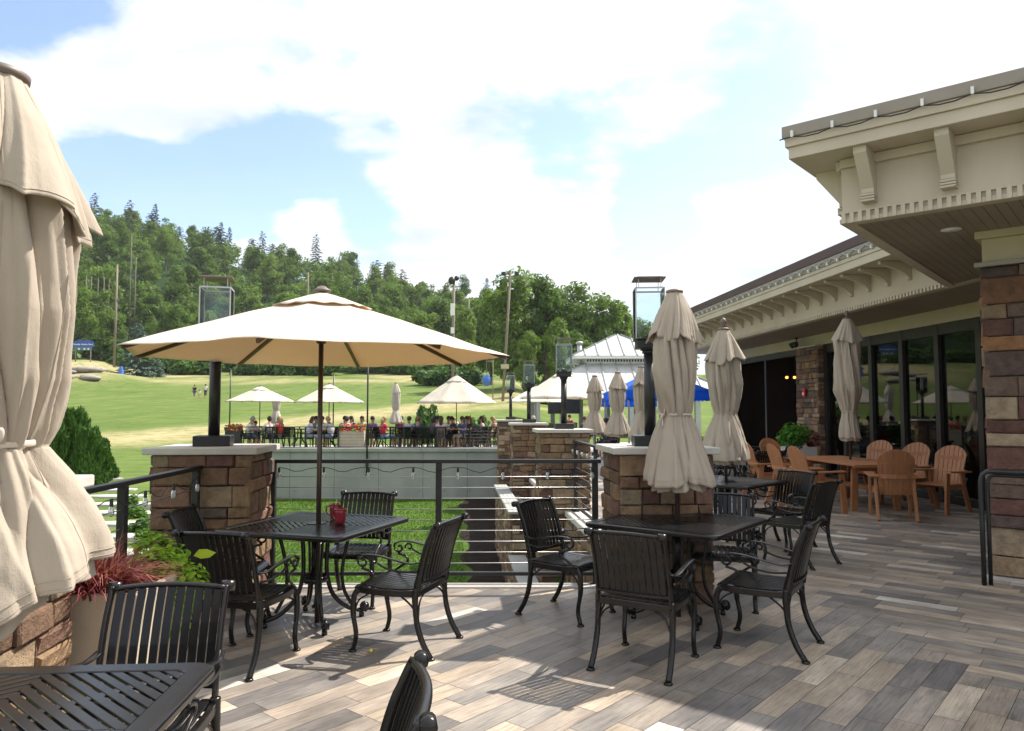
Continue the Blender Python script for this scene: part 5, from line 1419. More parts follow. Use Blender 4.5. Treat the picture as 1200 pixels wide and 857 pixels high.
    return dict(body=body, shirt=shirt, trousers=tr, hair=hs, longhair=hl, face=face, eyes=eyes)
POSE = {p: pose_meshes(p) for p in ('sit', 'lean', 'walk', 'stand')}
CM = {}
def cm(c):
    if c not in CM: CM[c] = pbr('fabric_%d' % len(CM), c, tuple(x * .85 for x in c), 12, .85)
    return CM[c]
PEOPLE_G = 'people seated on the far terrace'
def person(label, x, y, z, deg, pose, shirt, trousers=(.03, .035, .06), hair=(.05, .03, .02), long=False, sc=1.0, group=PEOPLE_G):
    t = thing('person', label, 'person', (x, y, z), R(deg), group); t.scale = (sc,) * 3
    P = POSE[pose]
    for nm, mt in (('body', M['skin']), ('shirt', cm(shirt)), ('trousers', cm(trousers)), ('longhair' if long else 'hair', cm(hair)), ('face', M['skin']), ('eyes', cm((.01, .01, .01)))):
        o = bpy.data.objects.new('hair' if nm == 'longhair' else nm, P[nm]); COL.objects.link(o); o.parent = t
        o.material_slots[0].link = 'OBJECT'; o.material_slots[0].material = mt
W = (.75, .75, .74); DK = (.02, .02, .025); BR = (.06, .035, .02); GY = (.35, .34, .33); BL = (.35, .24, .12)
PP = [('grey haired man in white shirt at the left end of the far terrace', 291, 30.6, 0, 'lean', W, (.08, .09, .12), GY, False),
      ('dark haired person in white top seen from behind at the leftmost table', 317, 30.2, 120, 'sit', W, (.1, .1, .12), DK, False),
      ('person in orange red top at the leftmost table of the far terrace', 330, 30.4, 165, 'sit', (.6, .05, .03), (.3, .3, .3), BL, True),
      ('small person in pale blue at the back of the leftmost table', 301, 31.9, 260, 'sit', (.25, .45, .6), DK, BR, False),
      ('person in pale lavender top leaning over the table left of the dark pole', 361, 30.3, 15, 'lean', (.45, .45, .6), (.3, .33, .42), BR, True),
      ('person in white top behind the wooden umbrella pole', 378, 31.6, 290, 'sit', W, DK, BR, False),
      ('bald man in grey shirt leaning forward beside the wooden umbrella pole', 390, 30.4, 160, 'lean', (.38, .38, .37), (.2, .25, .35), (.35, .2, .14), False),
      ('person in dark top with dark hair behind the red flower box', 405, 31.9, 270, 'sit', (.3, .4, .5), DK, DK, False),
      ('dark haired person in navy top right of the red flower box', 413, 32.3, 250, 'sit', (.03, .05, .12), DK, BR, True),
      ('person in white and red top with dark hair above the red flower box', 407, 30.3, 100, 'sit', (.7, .45, .45), DK, DK, False),
      ('blond person in red tank top and denim shorts sitting side on', 449, 30.3, 35, 'sit', (.65, .03, .06), (.3, .45, .65), BL, True),
      ('brown haired person seen over a chair back in the middle of the far terrace', 490, 31.0, 90, 'sit', (.05, .07, .14), DK, (.22, .10, .05), False),
      ('dark haired person in dark top at the left side of the crowded table', 505, 30.7, 40, 'lean', (.08, .07, .09), DK, DK, True),
      ('person in white shirt behind the woman in pink', 511, 31.7, 320, 'sit', W, DK, DK, False),
      ('long haired woman in pale pink top with her back turned at the crowded table', 517, 30.1, 90, 'sit', (.65, .45, .5), (.5, .42, .4), BR, True),
      ('person in white shirt at the back of the crowded table', 526, 32.0, 270, 'sit', W, DK, BR, False),
      ('person in black top with black hair at the crowded table', 535, 31.0, 200, 'lean', DK, DK, DK, False),
      ('woman in blue top with brown hair on the right of the crowded table', 543, 30.8, 230, 'sit', (.06, .11, .32), (.3, .25, .2), BR, True),
      ('woman in black tank top with reddish hair at the right end of the crowded table', 551, 31.0, 215, 'sit', DK, DK, (.14, .05, .025), True),
      ('standing child in white behind the crowded table', 533, 34.0, 270, 'stand', W, (.2, .2, .3), BL, False),
      ('person in teal shirt at the back of the table behind the wooden pole', 371, 32.2, 285, 'lean', (.08, .3, .33), DK, DK, False),
      ('person in pale yellow top facing the viewer, between the two middle tables', 425, 32.6, 275, 'sit', (.6, .55, .3), DK, BR, True),
      ('person in grey top turned away at the table right of the lone closed umbrella', 478, 30.6, 80, 'lean', (.3, .31, .33), DK, BR, False),
      ('person in maroon top far back beside the lone closed umbrella', 471, 32.6, 265, 'sit', (.22, .03, .05), DK, DK, False),
      ('person in light blue shirt at the rear corner of the crowded table', 519, 32.6, 250, 'lean', (.3, .42, .6), DK, DK, False),
      ('person in olive shirt behind the woman in blue', 548, 32.3, 245, 'sit', (.16, .17, .08), DK, DK, False),
      ('person in cream top right of the dark chairs near the last pier', 566, 31.4, 190, 'sit', (.6, .55, .47), DK, BR, True),
      ('person in purple top at the front of the table behind the dark pole', 440, 31.6, 250, 'lean', (.2, .08, .25), DK, DK, False),
      ('person in pale clothes sitting sideways next to the last stone pier', 583, 31.5, 200, 'lean', (.5, .3, .3), (.45, .3, .25), BL, False)]
for lab, px, D, dg_, po, sh, trs, hr, lg in PP:
    x = fit_at(px, D); person(lab, x, D, 0, dg_, po, sh, trs, hr, lg, .72 if 'child' in lab else (.85 if 'small' in lab else 1.0))
    if po in ('sit', 'lean'):
        place(FC, USED, (x + .02 * math.cos(R(dg_)), D + .02 * math.sin(R(dg_)), 0), R(dg_), 'dark metal dining chair on the far terrace', FCG)
for px, D, dg_ in ((344, 30.3, 80), (352, 31.2, 200), (437, 30.5, 100), (466, 30.4, 85), (475, 30.5, 95), (482, 31.9, 265), (498, 30.2, 90), (560, 30.3, 150), (566, 30.4, 170), (573, 31.2, 190), (428, 31.0, 20), (421, 32.5, 260), (276, 30.5, 0), (557, 32.6, 240)):
    place(FC, USED, (fit_at(px, D), D, 0), R(dg_), 'dark metal dining chair on the far terrace', FCG)
for lab, px, D, sh, hr in (('person in dark red top sitting under the pavilion by the television', 668, 41, (.25, .03, .05), DK), ('person in dark blue top reclining right of the television', 686, 30, (.06, .07, .13), BR),
                           ('dark haired person under the blue canopy, left one', 711, 24.5, (.05, .05, .06), DK), ('person in turquoise top under the blue canopy', 714, 25.5, (.05, .4, .45), BR), ('white haired person sitting below the third lantern', 626, 33, W, GY)):
    person(lab, fit_at(px, D), D, 0, 230, 'sit', sh, DK, hr, False, group='people under the pavilion and canopies')
    place(FC, USED, (fit_at(px, D), D, 0), R(230), 'dark metal dining chair on the far terrace', FCG)
def onhill(px, D): x = fit_at(px, D); return x, D, tz(x, D)
for lab, px, D, po, sh, trs, sc, dg_ in (('walker in black top and dark trousers on the grassy slope, left one of three', 228, 87, 'walk', DK, (.06, .07, .12), 1.0, 250), ('walker in white top and dark shorts on the grassy slope, right one of three', 241, 88, 'walk', (.6, .6, .68), (.03, .03, .06), 1.0, 280),
                                ('small child in white between the two walkers on the grassy slope', 234, 86, 'walk', W, (.5, .35, .3), .68, 260)):
    x, y, z = onhill(px, D); person(lab, x, y, z - .02, dg_, po, sh, trs, BR, False, sc, 'family walking on the grassy slope')
# flower boxes on the terrace railing
def flowerbox(label, px, D, w, seed, box='planter'):
    x = fit_at(px, D); t = thing('flower_box', label, 'flower box', (x, D, 0), 0, 'red flower boxes on the far terrace')
    mb = MB(); mb.box(-w / 2, w / 2, -.16, .16, .0, .74); mb.build('box', box, t, bevel=.01)
    mb = MB(); rg = np.random.default_rng(seed); n = 260
    c = np.stack([rg.uniform(-w / 2, w / 2, n), rg.uniform(-.2, .2, n), rg.uniform(.7, 1.0, n)], 1); s = .04
    a = rg.normal(size=(n, 3)); a /= np.linalg.norm(a, axis=1)[:, None]; b = rg.normal(size=(n, 3)); b -= a * (a * b).sum(1)[:, None]; b /= np.linalg.norm(b, axis=1)[:, None]
    q = np.stack([c - a * s, c + b * s, c + a * s, c - b * s], 1)
    k = rg.uniform(size=n) < .62
    mb.quads(q[k], rg.uniform(.2, 1, k.sum())); mb.build('flowers', 'redflower', t)
    mb = MB(); mb.quads(q[~k], rg.uniform(.2, 1, (~k).sum())); mb.build('leaves', 'darkgreen', t)
flowerbox('tan box of red flowers on the far terrace, right of the wooden pole', 413, 29.95, 1.05, 3)
flowerbox('red flower box at the left end of the far terrace', 275, 30.2, .6, 4, 'darkframe')
# thin dark poles for the lights
def thinpole(label, px, D, zt, zb=0, r=.03):
    t = thing('light_pole', label, 'pole', (fit_at(px, D), D, zb), 0, 'thin dark poles of the far terrace')
    mb = MB(); mb.lathe([(r, 0), (r, zt - zb)], 10); mb.build('pole', 'post', t)
    mb = MB(); mb.box(-.06, .06, -.03, .03, 0, .03); mb.box(-.05, .05, -.04, .04, .35, .6) if zb < 0 else mb.box(-.08, .08, -.08, .08, 0, .02); mb.build('bracket', 'post', t)
thinpole('thin black pole bolted to the face of the concrete wall', 431, 29.25, 4.3, -.98, .035)
thinpole('thin dark pole left of the first white umbrella of the far terrace', 270, 33.5, 3.4)
thinpole('thin dark pole just right of the big umbrella pole on the far terrace', 391, 34.5, 3.2)

# ================================================================== trees and plants
def cards(rg, centres, radii, n, size, up=.5, flat=1.0):
    """n leaf cards spread through ellipsoid lobes, denser at their skin; tint at random"""
    ci = rg.integers(len(centres), size=n) if len(centres) > 1 else np.zeros(n, int)
    w = np.array([r[0] * r[2] for r in radii]); ci = rg.choice(len(centres), size=n, p=w / w.sum())
    C_ = np.array(centres)[ci]; Rr = np.array(radii)[ci]
    d = rg.normal(size=(n, 3)); d /= np.linalg.norm(d, axis=1)[:, None]
    rad = rg.uniform(0, 1, n) ** .38
    p = C_ + d * Rr * rad[:, None]
    nr = d + np.array([0, 0, up]) + rg.normal(size=(n, 3)) * .55; nr /= np.linalg.norm(nr, axis=1)[:, None]
    a = np.cross(nr, rg.normal(size=(n, 3))); a /= np.linalg.norm(a, axis=1)[:, None]; b = np.cross(nr, a)
    s = (size * rg.uniform(.55, 1.25, n))[:, None]
    q = np.stack([p - a * s, p - b * s * .62 * flat, p + a * s, p + b * s * .62 * flat], 1)
    ti = np.clip(rg.uniform(.15, .85, n) + rg.normal(size=n) * .1, 0, 1)
    return q, ti
def deciduous(seed, hh=13, cr=4.6, n=1900, size=.42, lobes=15, trunk=.3, base=.28):
    rg = np.random.default_rng(seed); cs, rs = [], []
    for i in range(lobes):
        z = rg.uniform(base + .05, .93); k = math.sin(PI * min(1, max(.12, (z - base * .7) / (1.06 - base * .7)))) ** .7
        a = rg.uniform(0, 2 * PI); r = cr * k * rg.uniform(.25, .78)
        cs.append((r * math.cos(a), r * math.sin(a), z * hh)); s = cr * rg.uniform(.26, .46); rs.append((s, s, s * rg.uniform(.6, .9)))
    cs.append((0, 0, hh * .62)); rs.append((cr * .5, cr * .5, hh * .27))
    q, ti = cards(rg, cs, rs, n, size); q[..., 2] = np.maximum(q[..., 2], .6)
    mb = MB(); mb.quads(q, ti); crown = mb.mesh('crown', M['leaf'])
    mb = MB(); mb.sweep(spl([(0, 0, -.8), (.05, .02, hh * .2), (-.08, .06, hh * .5), (.05, 0, hh * .8)], 3), [trunk * (1 - .8 * i / 9) for i in range(10)], n=7)
    for i in range(5):
        c = cs[i]; z0 = min(c[2] * .75, hh * .55); mb.sweep([(0, 0, z0), (c[0] * .5, c[1] * .5, (z0 + c[2]) / 2 + .1), c], [trunk * .4, trunk * .28, trunk * .1], n=5)
    return crown, mb.mesh('trunk', M['bark'])
def conifer(seed, hh=14, cr=2.4, n=1700, mat='needle', size=.36, base=.06, ragged=.35, power=.82):
    rg = np.random.default_rng(seed); Q = []; T = []
    nb = 90
    per = n // nb
    for i in range(nb):
        f = (i + rg.uniform(0, 1)) / nb; z = hh * (base + (1 - base) * f); L = cr * (1 - f) ** power * rg.uniform(1 - ragged, 1.08) + .12
        a = i * 2.4 + rg.uniform(-.4, .4); m_ = max(4, int(per * (1.5 - f)))
        s = rg.uniform(.1, 1, m_) ** .75
        x = L * s * math.cos(a); y = L * s * math.sin(a); zz_ = z - .16 * L * s ** 1.3 + rg.normal(size=m_) * .07
        c = np.stack([x, y, zz_], 1) + rg.normal(size=(m_, 3)) * np.array([.12, .12, .04]) * (L / cr + .3)
        d = np.array([math.cos(a), math.sin(a), -.25]); d = d + rg.normal(size=(m_, 3)) * .35; d /= np.linalg.norm(d, axis=1)[:, None]
        b = np.cross(d, np.array([0, 0, 1.0]) + rg.normal(size=(m_, 3)) * .3); b /= np.linalg.norm(b, axis=1)[:, None]
        ss = (size * rg.uniform(.6, 1.2, m_) * (.55 + .45 * (1 - f)))[:, None]
        Q.append(np.stack([c - d * ss, c - b * ss * .5, c + d * ss, c + b * ss * .5], 1)); T.append(np.clip(.25 + .5 * s + rg.normal(size=m_) * .12, 0, 1))
    mb = MB(); mb.quads(np.concatenate(Q), np.concatenate(T)); crown = mb.mesh('crown', M[mat])
    mb = MB(); mb.sweep([(0, 0, -.5), (0, 0, hh * .5), (0, 0, hh * .97)], [.2 * hh / 14, .13 * hh / 14, .02], n=7)
    return crown, mb.mesh('trunk', M['bark'])
def put_tree(name, var, loc, rz, sc, label, cat='tree', group=None):
    t = thing(name, label, cat, loc, rz, group); t.scale = sc if isinstance(sc, tuple) else (sc,) * 3
    for me_, nm in zip(var, ('crown', 'trunk')):
        o = bpy.data.objects.new(nm, me_); COL.objects.link(o); o.parent = t
    return t
DEC = [deciduous(100 + i, hh=12.5 + i % 3, cr=4.2 + .35 * (i % 4), n=3400, size=.315, base=.18) for i in range(5)]
CON = [conifer(200 + i, hh=14.5 + i, cr=3.2 + .3 * i, n=3000, ragged=.65, power=.42, size=.46) for i in range(3)]
FG = 'trees of the forest on the hillside'
rt = random.Random(21)
DL = 'leafy green tree among the others of the hillside forest'; CL = 'dark evergreen among the leafy trees of the hillside forest'
spots = []
Dr = 158
while Dr < 335:
    step = lerp(Dr, [158, 335], [11.0, 15.0]); n0 = 0
    px = -40 + rt.uniform(0, 40)
    while px < 770:
        x = fit_at(px, Dr) + rt.uniform(-2.2, 2.2); y = Dr + rt.uniform(-4, 4)
        spots.append((px, x, y)); px += step / Dr * 870 * rt.uniform(.8, 1.15)
    Dr += lerp(Dr, [158, 335], [12, 24])
cand = []
for px, x, y in spots:
    # what lies behind the big umbrellas or nearer trees is not needed
    if px > 600 and y < 165: continue
    if 60 > px: continue
    cand.append((px, x, y))
cand.sort(key=lambda c: c[2])
nf = 0
for px, x, y in cand:
    if nf >= 250: break
    con = rt.random() < (.08 if y < 280 else .25)
    var = rt.choice(CON if con else DEC); s = rt.uniform(.8, 1.18) * (1.0 if y < 300 else 1.02)
    put_tree('pine_tree' if con else 'forest_tree', var, (x, y, tz(x, y) - .3), rt.uniform(0, 6.28), (s, s, s * rt.uniform(.92, 1.18)), CL if con else DL, group='dark evergreens of the hillside forest' if con else FG); nf += 1
# ridge-line evergreens the eye picks out against the sky
for px, yt in ((145, 240), (172, 246), (205, 262), (250, 262), (292, 277), (316, 283), (402, 296), (440, 305), (470, 316)):
    D = 318; x = fit_at(px, D); gz_ = tz(x, D); top = 1.6 + (480 - yt) * D / 870; s = max(.6, (top - gz_) / 15.5)
    put_tree('pine_tree', CON[px % 3], (x, D, gz_ - .4), px, (s * 1.9, s * 1.9, s), 'tall evergreen breaking the skyline of the wooded ridge', group='evergreens on the skyline of the ridge')
# distant mass of woods filling the slope behind the counted trees
mb = MB(); rg = np.random.default_rng(77); Q = []; T = []
for i in range(460):
    px = rg.uniform(-260, 800); D = rg.uniform(170, 345); x = fit_at(px, D); z = tz(x, D); s = rg.uniform(3.0, 4.6)
    q, ti = cards(rg, [(x, D, z + 4.5), (x + 1.5, D + 1, z + 7)], [(s, s, 4.2), (s * .6, s * .6, 3)], 330, .55); Q.append(q); T.append(ti * .8 + rg.uniform(-.1, .2))
mb.quads(np.concatenate(Q), np.clip(np.concatenate(T), 0, 1)); o = mb.build('far_woods', 'leaf'); tag(o, 'dense green woods covering the hillside between the taller trees', 'woods', kind='stuff')

# nearer group of tall trees right of centre
BIGD = [deciduous(300 + i, hh=15, cr=4.4, n=5200, size=.30, lobes=24, trunk=.32, base=.10) for i in range(3)]
NG = 'tall leafy trees behind the pavilion'
for (px, D, yt, vi, wd, lab) in ((600, 104, 312, 0, 1.0, 'tall airy tree with open crown beside the leaning bare pole'), (575, 118, 345, 1, .8, 'leafy tree left of the leaning bare pole, above the umbrella edge'), (640, 108, 322, 2, 1.0, 'large dense tree above the second lantern post'), (668, 112, 324, 1, .9, 'large leafy tree above the cupola, left of the bright lantern'),
        (700, 116, 340, 0, .95, 'leafy tree right above the pavilion cupola'), (727, 120, 352, 2, .85, 'leafy tree seen partly through the nearest glass lantern'), (752, 128, 368, 1, .8, 'leafy tree fading behind the slim closed umbrella'), (620, 92, 385, 0, .7, 'lower bright green tree behind the second and third lanterns'),
        (655, 95, 372, 2, .7, 'lower tree just left of the pavilion roof'), (548, 132, 360, 2, .8, 'tree behind the upright bare utility pole'), (780, 120, 395, 0, .8, 'tree top hidden behind the closed umbrellas'), (690, 98, 395, 1, .7, 'low tree behind the cupola vent pipe')):
    x = fit_at(px, D); g_ = tz(x, D); s = (1.6 + (480 - yt) * D / 870 - g_) / 15.0
    put_tree('broadleaf_tree', BIGD[vi], (x, D, g_ - .2), px * .7, (s * wd, s * wd, s), lab, group=NG)
# shrubs at the foot of those trees and along the slope
def shrub_var(seed, n=900, size=.16, hh=1.0, conical=False, mat='arbor'):
    rg = np.random.default_rng(seed)
    if conical:
        u = rg.uniform(0, 1, n); f = 1 - np.sqrt(1 - u * .98); a = rg.uniform(0, 2 * PI, n); lump = 1 + .16 * np.sin(a * 3 + f * 9) + .1 * np.sin(a * 7 - f * 17)
        r = .36 * (1 - f) ** .62 * np.minimum(1, .75 + f * 3) * lump * rg.uniform(.55, 1.0, n) ** .35
        c = np.stack([r * np.cos(a), r * np.sin(a), .02 + f * .98], 1)
        d = np.stack([np.cos(a) * .5, np.sin(a) * .5, np.ones(n)], 1) + rg.normal(size=(n, 3)) * .35; d /= np.linalg.norm(d, axis=1)[:, None]
        t_ = np.stack([-np.sin(a), np.cos(a), np.zeros(n)], 1) + rg.normal(size=(n, 3)) * .5; b = np.cross(d, t_); b /= np.linalg.norm(b, axis=1)[:, None]; b = np.cross(d, b)
        s = (size * rg.uniform(.6, 1.2, n))[:, None]; q = np.stack([c - d * s, c - b * s * .45, c + d * s, c + b * s * .45], 1); ti = np.clip(rg.uniform(.1, .9, n), 0, 1)
    else:
        cs = [(rg.uniform(-.35, .35), rg.uniform(-.35, .35), rg.uniform(.25, .65)) for _ in range(8)]
        q, ti = cards(rg, cs, [(.33, .33, .3)] * 8, n, size)
    mb = MB(); mb.quads(q, ti); cr_ = mb.mesh('foliage', M[mat])
    mb = MB(); mb.sweep([(0, 0, -.1), (0, 0, .5)], [.03, .015], n=6); return cr_, mb.mesh('stem', M['bark'])
ARB = [shrub_var(400 + i, 5200, .045, conical=True) for i in range(2)]
SHB = [shrub_var(410 + i, 1100, .13, mat='bush') for i in range(2)]; HDG = [shrub_var(420 + i, 1800, .09, mat='arbor') for i in range(2)]
def put_shrub(name, var, loc, rz, sc, label, cat='shrub', group=None):
    t = thing(name, label, cat, loc, rz, group); t.scale = sc
    for me_, nm in zip(var, ('foliage', 'stem')):
        o = bpy.data.objects.new(nm, me_); COL.objects.link(o); o.parent = t
for (px, D, yt, w_, lab) in ((64, 18.8, 470, 1.5, 'arborvitae half hidden by the big tied umbrella, leftmost of the cluster'), (90, 19.4, 465, 1.6, 'tallest arborvitae of the cluster, middle one beside the big tied umbrella'), (108, 18.6, 490, 1.5, 'arborvitae on the right front of the cluster by the left railing'), (120, 19.6, 505, 1.2, 'smallest arborvitae at the right end of the cluster')):
    x = fit_at(px, D); g_ = tz(x, D); hh = 1.6 + (480 - yt) * D / 870 - g_ + .1
    put_shrub('arborvitae', ARB[px % 2], (x, D, g_ - .1), px, (w_, w_, hh), lab, group='arborvitae cluster left of the stone pier')
for (px, D, yt, w_, lab) in ((641, 92, 440, 5.2, 'dark cone shaped shrub behind the last lantern, left one'), (660, 94, 437, 5.0, 'dark cone shaped shrub behind the third lantern, right one')):
    x = fit_at(px - 14, D); g_ = tz(x, D); put_shrub('conical_shrub', ARB[px % 2], (x, D, g_ - .2), px, (w_ * .8, w_ * .8, 1.6 + (480 - yt) * D / 870 - g_), lab)
for (px, D, yt, w_, lab) in ((503, 118, 424, 4.6, 'rounded dark bush left of the upright bare pole base'), (520, 120, 427, 4.6, 'rounded dark bush right at the upright bare pole base'), (545, 119, 430, 4.4, 'rounded dark bush above the largest white umbrella'), (560, 121, 432, 4.0, 'rounded dark bush right end above the largest white umbrella')):
    x = fit_at(px, D); g_ = tz(x, D); put_shrub('round_bush', HDG[px % 2], (x, D, g_ - .2), px, (w_, w_, (1.6 + (480 - yt) * D / 870 - g_) * 1.05), lab, group='dark bushes at the edge of the slope')
for i, (px, D, w_, hh, lab) in enumerate(((502, 34.6, .95, 2.0, 'tall dense hedge shrub behind the left side of the crowded table'), (556, 34.8, .95, 1.95, 'tall dense hedge shrub behind the right side of the crowded table'))):
    x = fit_at(px, D); put_shrub('hedge_shrub', HDG[i], (x, D, -.3), i, (w_, w_, hh * 1.15), lab)
for i in range(46):                                       # bright scrub along the forest edge
    px = -20 + i * 13.6 + rt.uniform(-5, 5); D = rt.uniform(146, 158); x = fit_at(px, D)
    if px > 560: continue
    s = rt.uniform(3.2, 5.5); put_shrub('scrub_bush', SHB[i % 2], (x, D, tz(x, D) - .3), i, (s, s, s * rt.uniform(.7, 1.0)), 'bright green scrub bush at the edge of the hillside forest', group='scrub along the forest edge')
# plants near the stepping stones seen through the left railing
for i, (px, D) in enumerate(((172, 12.2), (165, 13.5), (178, 11.2), (158, 15.0))):
    x = fit_at(px, D); put_shrub('hosta_plant', SHB[i % 2], (x, D, tz(x, D) - .05), i, (.32, .32, .3), 'pale green leafy plant seen through the left railing', 'plant', 'leafy plants along the stepping stones')
SPR = conifer(500, hh=9, cr=3.3, n=5200, mat='spruce', size=.34, base=.0, ragged=.2, power=.62)
x, y, z = onhill(160, 132); put_tree('blue_spruce', SPR, (x, y, z - .2), .4, (1.15, 1.15, 1.12), 'blue green spruce standing at the foot of the slope, above the umbrella tip')
x, y, z = onhill(182, 134); put_tree('blue_spruce', SPR, (x, y, z - .2), 2.4, (.6, .6, .55), 'small spruce against the right side of the larger blue spruce')
x, y, z = onhill(141, 128); t = thing('tarp_bag', 'small blue plastic bundle at the foot of the blue spruce', 'bundle', (x, y, z))
mb = MB(); mb.grid(lambda u, v: ((.55 - .3 * v) * math.cos(2 * PI * u) * (1 + .15 * math.sin(5 * u * 2 * PI)), (.4 - .2 * v) * math.sin(2 * PI * u), 1.5 * v), 20, 5); mb.add([(.25 * math.cos(a), .2 * math.sin(a), 1.5) for a in np.linspace(0, 2 * PI, 12, endpoint=False)], [tuple(range(12))]); mb.build('bundle', 'bluebag', t)

# ================================================================== sign, poles, rocks, stones
x, y, z = onhill(96, 136); t = thing('trail_sign', 'blue wooden trail sign with white lettering at the edge of the slope', 'sign', (x, y, z), R(2))
mb = MB(); pl = [(-1.95, 3.0), (-1.7, 3.45), (-1.2, 3.6), (-.8, 3.95), (-.3, 3.8), (.2, 3.7), (.7, 3.85), (1.2, 3.6), (1.75, 3.4), (1.95, 3.0)]
def vprism(mb, pl, y0, y1):
    n = len(pl); vs = [(a, y0, b) for a, b in pl] + [(a, y1, b) for a, b in pl]
    mb.add(vs, [tuple(range(n)), tuple(range(2 * n - 1, n - 1, -1))] + [(i, n + i, n + (i + 1) % n, (i + 1) % n) for i in range(n)])
vprism(mb, [(-1.9, 2.5)] + pl[0:1] + pl[1:] + [(1.9, 2.5)], -.06, .06); mb.build('panel', 'signblue', t)
mb = MB(); vprism(mb, [(-1.6, 1.9), (1.5, 1.9), (1.5, 2.49), (-1.6, 2.49)], -.05, .05); mb.build('picture_panel', 'signgreen', t)
mb = MB()
for a, w_, h_ in ((-1.75, .22, .34), (-1.48, .16, .24), (-1.28, .16, .24), (-1.08, .16, .24), (-.88, .14, .3), (-.70, .16, .24), (-.35, .2, .34), (-.11, .16, .24), (.09, .14, .3), (.27, .16, .24), (.47, .16, .24), (.66, .1, .2), (.95, .22, .34), (1.2, .16, .24), (1.4, .16, .24), (1.6, .16, .24)):
    # strokes of the illegible white letters: a post and a bowl each
    mb.box(a, a + .05, -.075, -.061, 2.86, 2.86 + h_); mb.box(a + .05, a + w_ - .03, -.075, -.061, 2.86 + h_ * .42, 2.86 + h_ * .62); mb.box(a + w_ - .03, a + w_ + .01, -.075, -.061, 2.86, 2.86 + h_ * .7)
for a in (-.9, .1, .8): mb.box(a, a + .3, -.065, -.051, 2.0, 2.3)
mb.build('lettering', 'white', t)
for sx in (-1.4, 1.3): mb = MB(); mb.box(sx - .08, sx + .08, .06, .2, -.3, 2.6); mb.build('post', 'pole', t)
def upole(label, px, D, yb, yt, lean=0, r=.16, extra=None):
    x = fit_at(px, D); g_ = tz(x, D); zt = 1.6 + (480 - yt) * D / 870; t = thing('utility_pole', label, 'utility pole', (x, D, g_))
    mb = MB(); mb.sweep([(0, 0, -.3), (lean * .5, 0, (zt - g_) * .5), (lean, 0, zt - g_)], [r, r * .9, r * .75], n=10); mb.build('pole', 'greypole' if r < .135 else 'pole', t)
    hh = zt - g_; pm = 'greypole' if r < .135 else 'pole'
    if extra == 'arm': mb = MB(); mb.box(-.45 + lean * .6, .45 + lean * .6, -.08, .08, hh * .66, hh * .66 + .18); mb.build('crossarm', 'pole', t)
    if extra == 'lamp':
        mb = MB(); mb.ball((lean - .25, -.1, hh - .1), .45, 10, 1.1); mb.build('flood_lamp', 'darkframe', t)
        mb = MB(); mb.ball((lean + .3, .1, hh + .2), .32, 10); mb.build('flood_lamp', 'darkframe', t)
        mb = MB(); mb.box(-.24, .24, -.28, -.1, hh * .70, hh * .80); mb.build('junction_box', 'white', t)
        mb = MB(); mb.box(-.2, .2, -.26, -.1, hh * .55, hh * .60); mb.build('junction_box', 'white', t)
    if extra == 'lights':
        mb = MB(); mb.sweep([(lean - 1.0, 0, hh - .6), (lean + 1.0, 0, hh - .3)], .06, n=6); mb.build('crossarm', 'pole', t)
        for s in (-.8, .7): mb = MB(); mb.boxm((.5, .35, .4), Matrix.Translation((lean + s, -.15, hh - .2))); mb.build('flood_lamp', 'darkframe', t)
        mb = MB(); mb.box(lean * .3 - .45, lean * .3 + .45, -.3, -.16, hh * .25, hh * .25 + .5); mb.build('notice_board', 'beam', t)
    if extra == 'strut':
        mb = MB(); mb.sweep([(0, 0, hh * .93), (-1.6, 0, hh * .70)], .07, n=6); mb.build('brace', 'pole', t)
    return t
upole('bare wooden pole with a crossarm in front of the forest, left of the spruce', 133, 139, 440, 309, 0, .22, 'arm')
upole('upright grey utility pole with a dark lamp on top above the umbrella edge', 530, 88, 450, 327, .15, .20, 'lamp')
upole('leaning bare pole with floodlights in front of the tall airy tree', 589, 84, 440, 318, .9, .17, 'lights')
upole('small lift tower pole with a slanting brace above the umbrella top', 359, 200, 420, 318, 0, .22, 'strut')
upole('short grey pole among the trees right of the lamp topped pole', 549, 150, 420, 350, 0, .22)
for i, (px, yt) in enumerate(((97, 322), (103, 323), (111, 325), (118, 324), (124, 326), (155, 300), (149, 272))): tag(upole('thin pale bare pole standing in a row among the forest trees on the left', px, 172 + i, 400, yt, 0, .13), group='thin bare poles among the forest trees')
rk = random.Random(4)
x0, y0, z0 = onhill(88, 120)
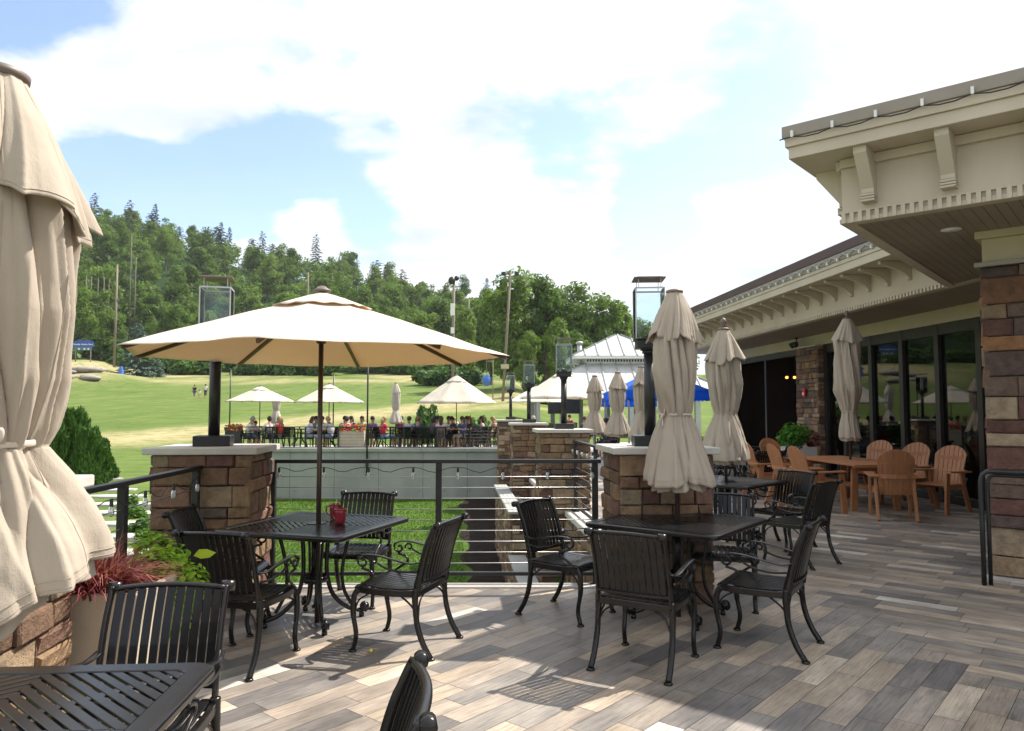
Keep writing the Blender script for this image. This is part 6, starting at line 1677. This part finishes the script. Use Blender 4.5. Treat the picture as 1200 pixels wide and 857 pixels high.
for i in range(9):
    px, D = 76 + rk.uniform(-4, 34), 118 + rk.uniform(-2, 6); x, y, z = onhill(px, D); t = MB(); s = rk.uniform(.5, 1.5)
    t.grid(lambda u, v: (s * 1.6 * math.sin(PI * (v * .98 + .01)) * math.cos(2 * PI * u) * (1 + .3 * mnoise.noise(Vector((math.cos(2 * PI * u) * 2, math.sin(2 * PI * u) * 2, v * 4 + i)))), s * .8 * math.sin(PI * (v * .98 + .01)) * math.sin(2 * PI * u), -s * .42 * math.cos(PI * v)), 14, 8)
    o = t.build('boulder', 'rock'); o.location = (x, y, z + .05); tag(o, 'pale grey boulder in the small rock pile on the left slope', 'rock', 'boulders on the left slope')
for i in range(9):
    f = i / 8; px = 178 - 62 * f + rk.uniform(-4, 4); D = 10.4 + 9.4 * f; x = fit_at(px, D); z = tz(x, D)
    mb = MB(); a = rk.uniform(.8, 1.1); n = 9; rg_ = [rk.uniform(.82, 1.08) for _ in range(n)]
    mb.prism([(a * .85 * rg_[k] * math.cos(2 * PI * k / n), .26 * rg_[k] * math.sin(2 * PI * k / n)) for k in range(n)], -.05, .05)
    o = mb.build('stepping_stone', 'paving', bevel=.01); o.location = (x, D, z - .01); o.rotation_euler = (0, 0, rk.uniform(-.1, .1)); tag(o, 'flat pale stepping stone in the grass seen through the left railing', 'stone', 'stepping stones left of the stone pier')
# small blue play thing on the slope near the right shrubs
x, y, z = onhill(570, 80); t = thing('hanging_bag', 'small blue object near the dark bushes, under the umbrella tip', 'bag', (x, y, z))
mb = MB(); mb.sweep([(0, 0, 1.9), (0, 0, 4.4)], .03, n=6); mb.sweep([(.7, 0, -.2), (.7, 0, 4.5)], .06, n=6); mb.sweep([(-.1, 0, 4.4), (.7, 0, 4.4)], .05, n=6); mb.build('support', 'pole', t)
mb = MB(); mb.lathe([(.2, 1.7), (.42, 1.9), (.45, 2.6), (.3, 2.9)], 12); mb.build('bag', 'bluebag', t)

# ================================================================== summer air
HD = 0.00014
if HD:
    m, nt, out = _mat('summer_air')
    pv = nd(nt, 'ShaderNodeVolumePrincipled'); pv.inputs['Density'].default_value = HD; pv.inputs['Color'].default_value = (.93, .96, 1, 1); pv.inputs['Anisotropy'].default_value = .25
    nt.links.new(pv.outputs[0], out.inputs['Volume'])
    mb = MB(); mb.box(-720, 720, -80, 680, -60, 135); o = mb.build('haze', m); tag(o, 'faint pale summer haze in the air', 'haze', kind='stuff')
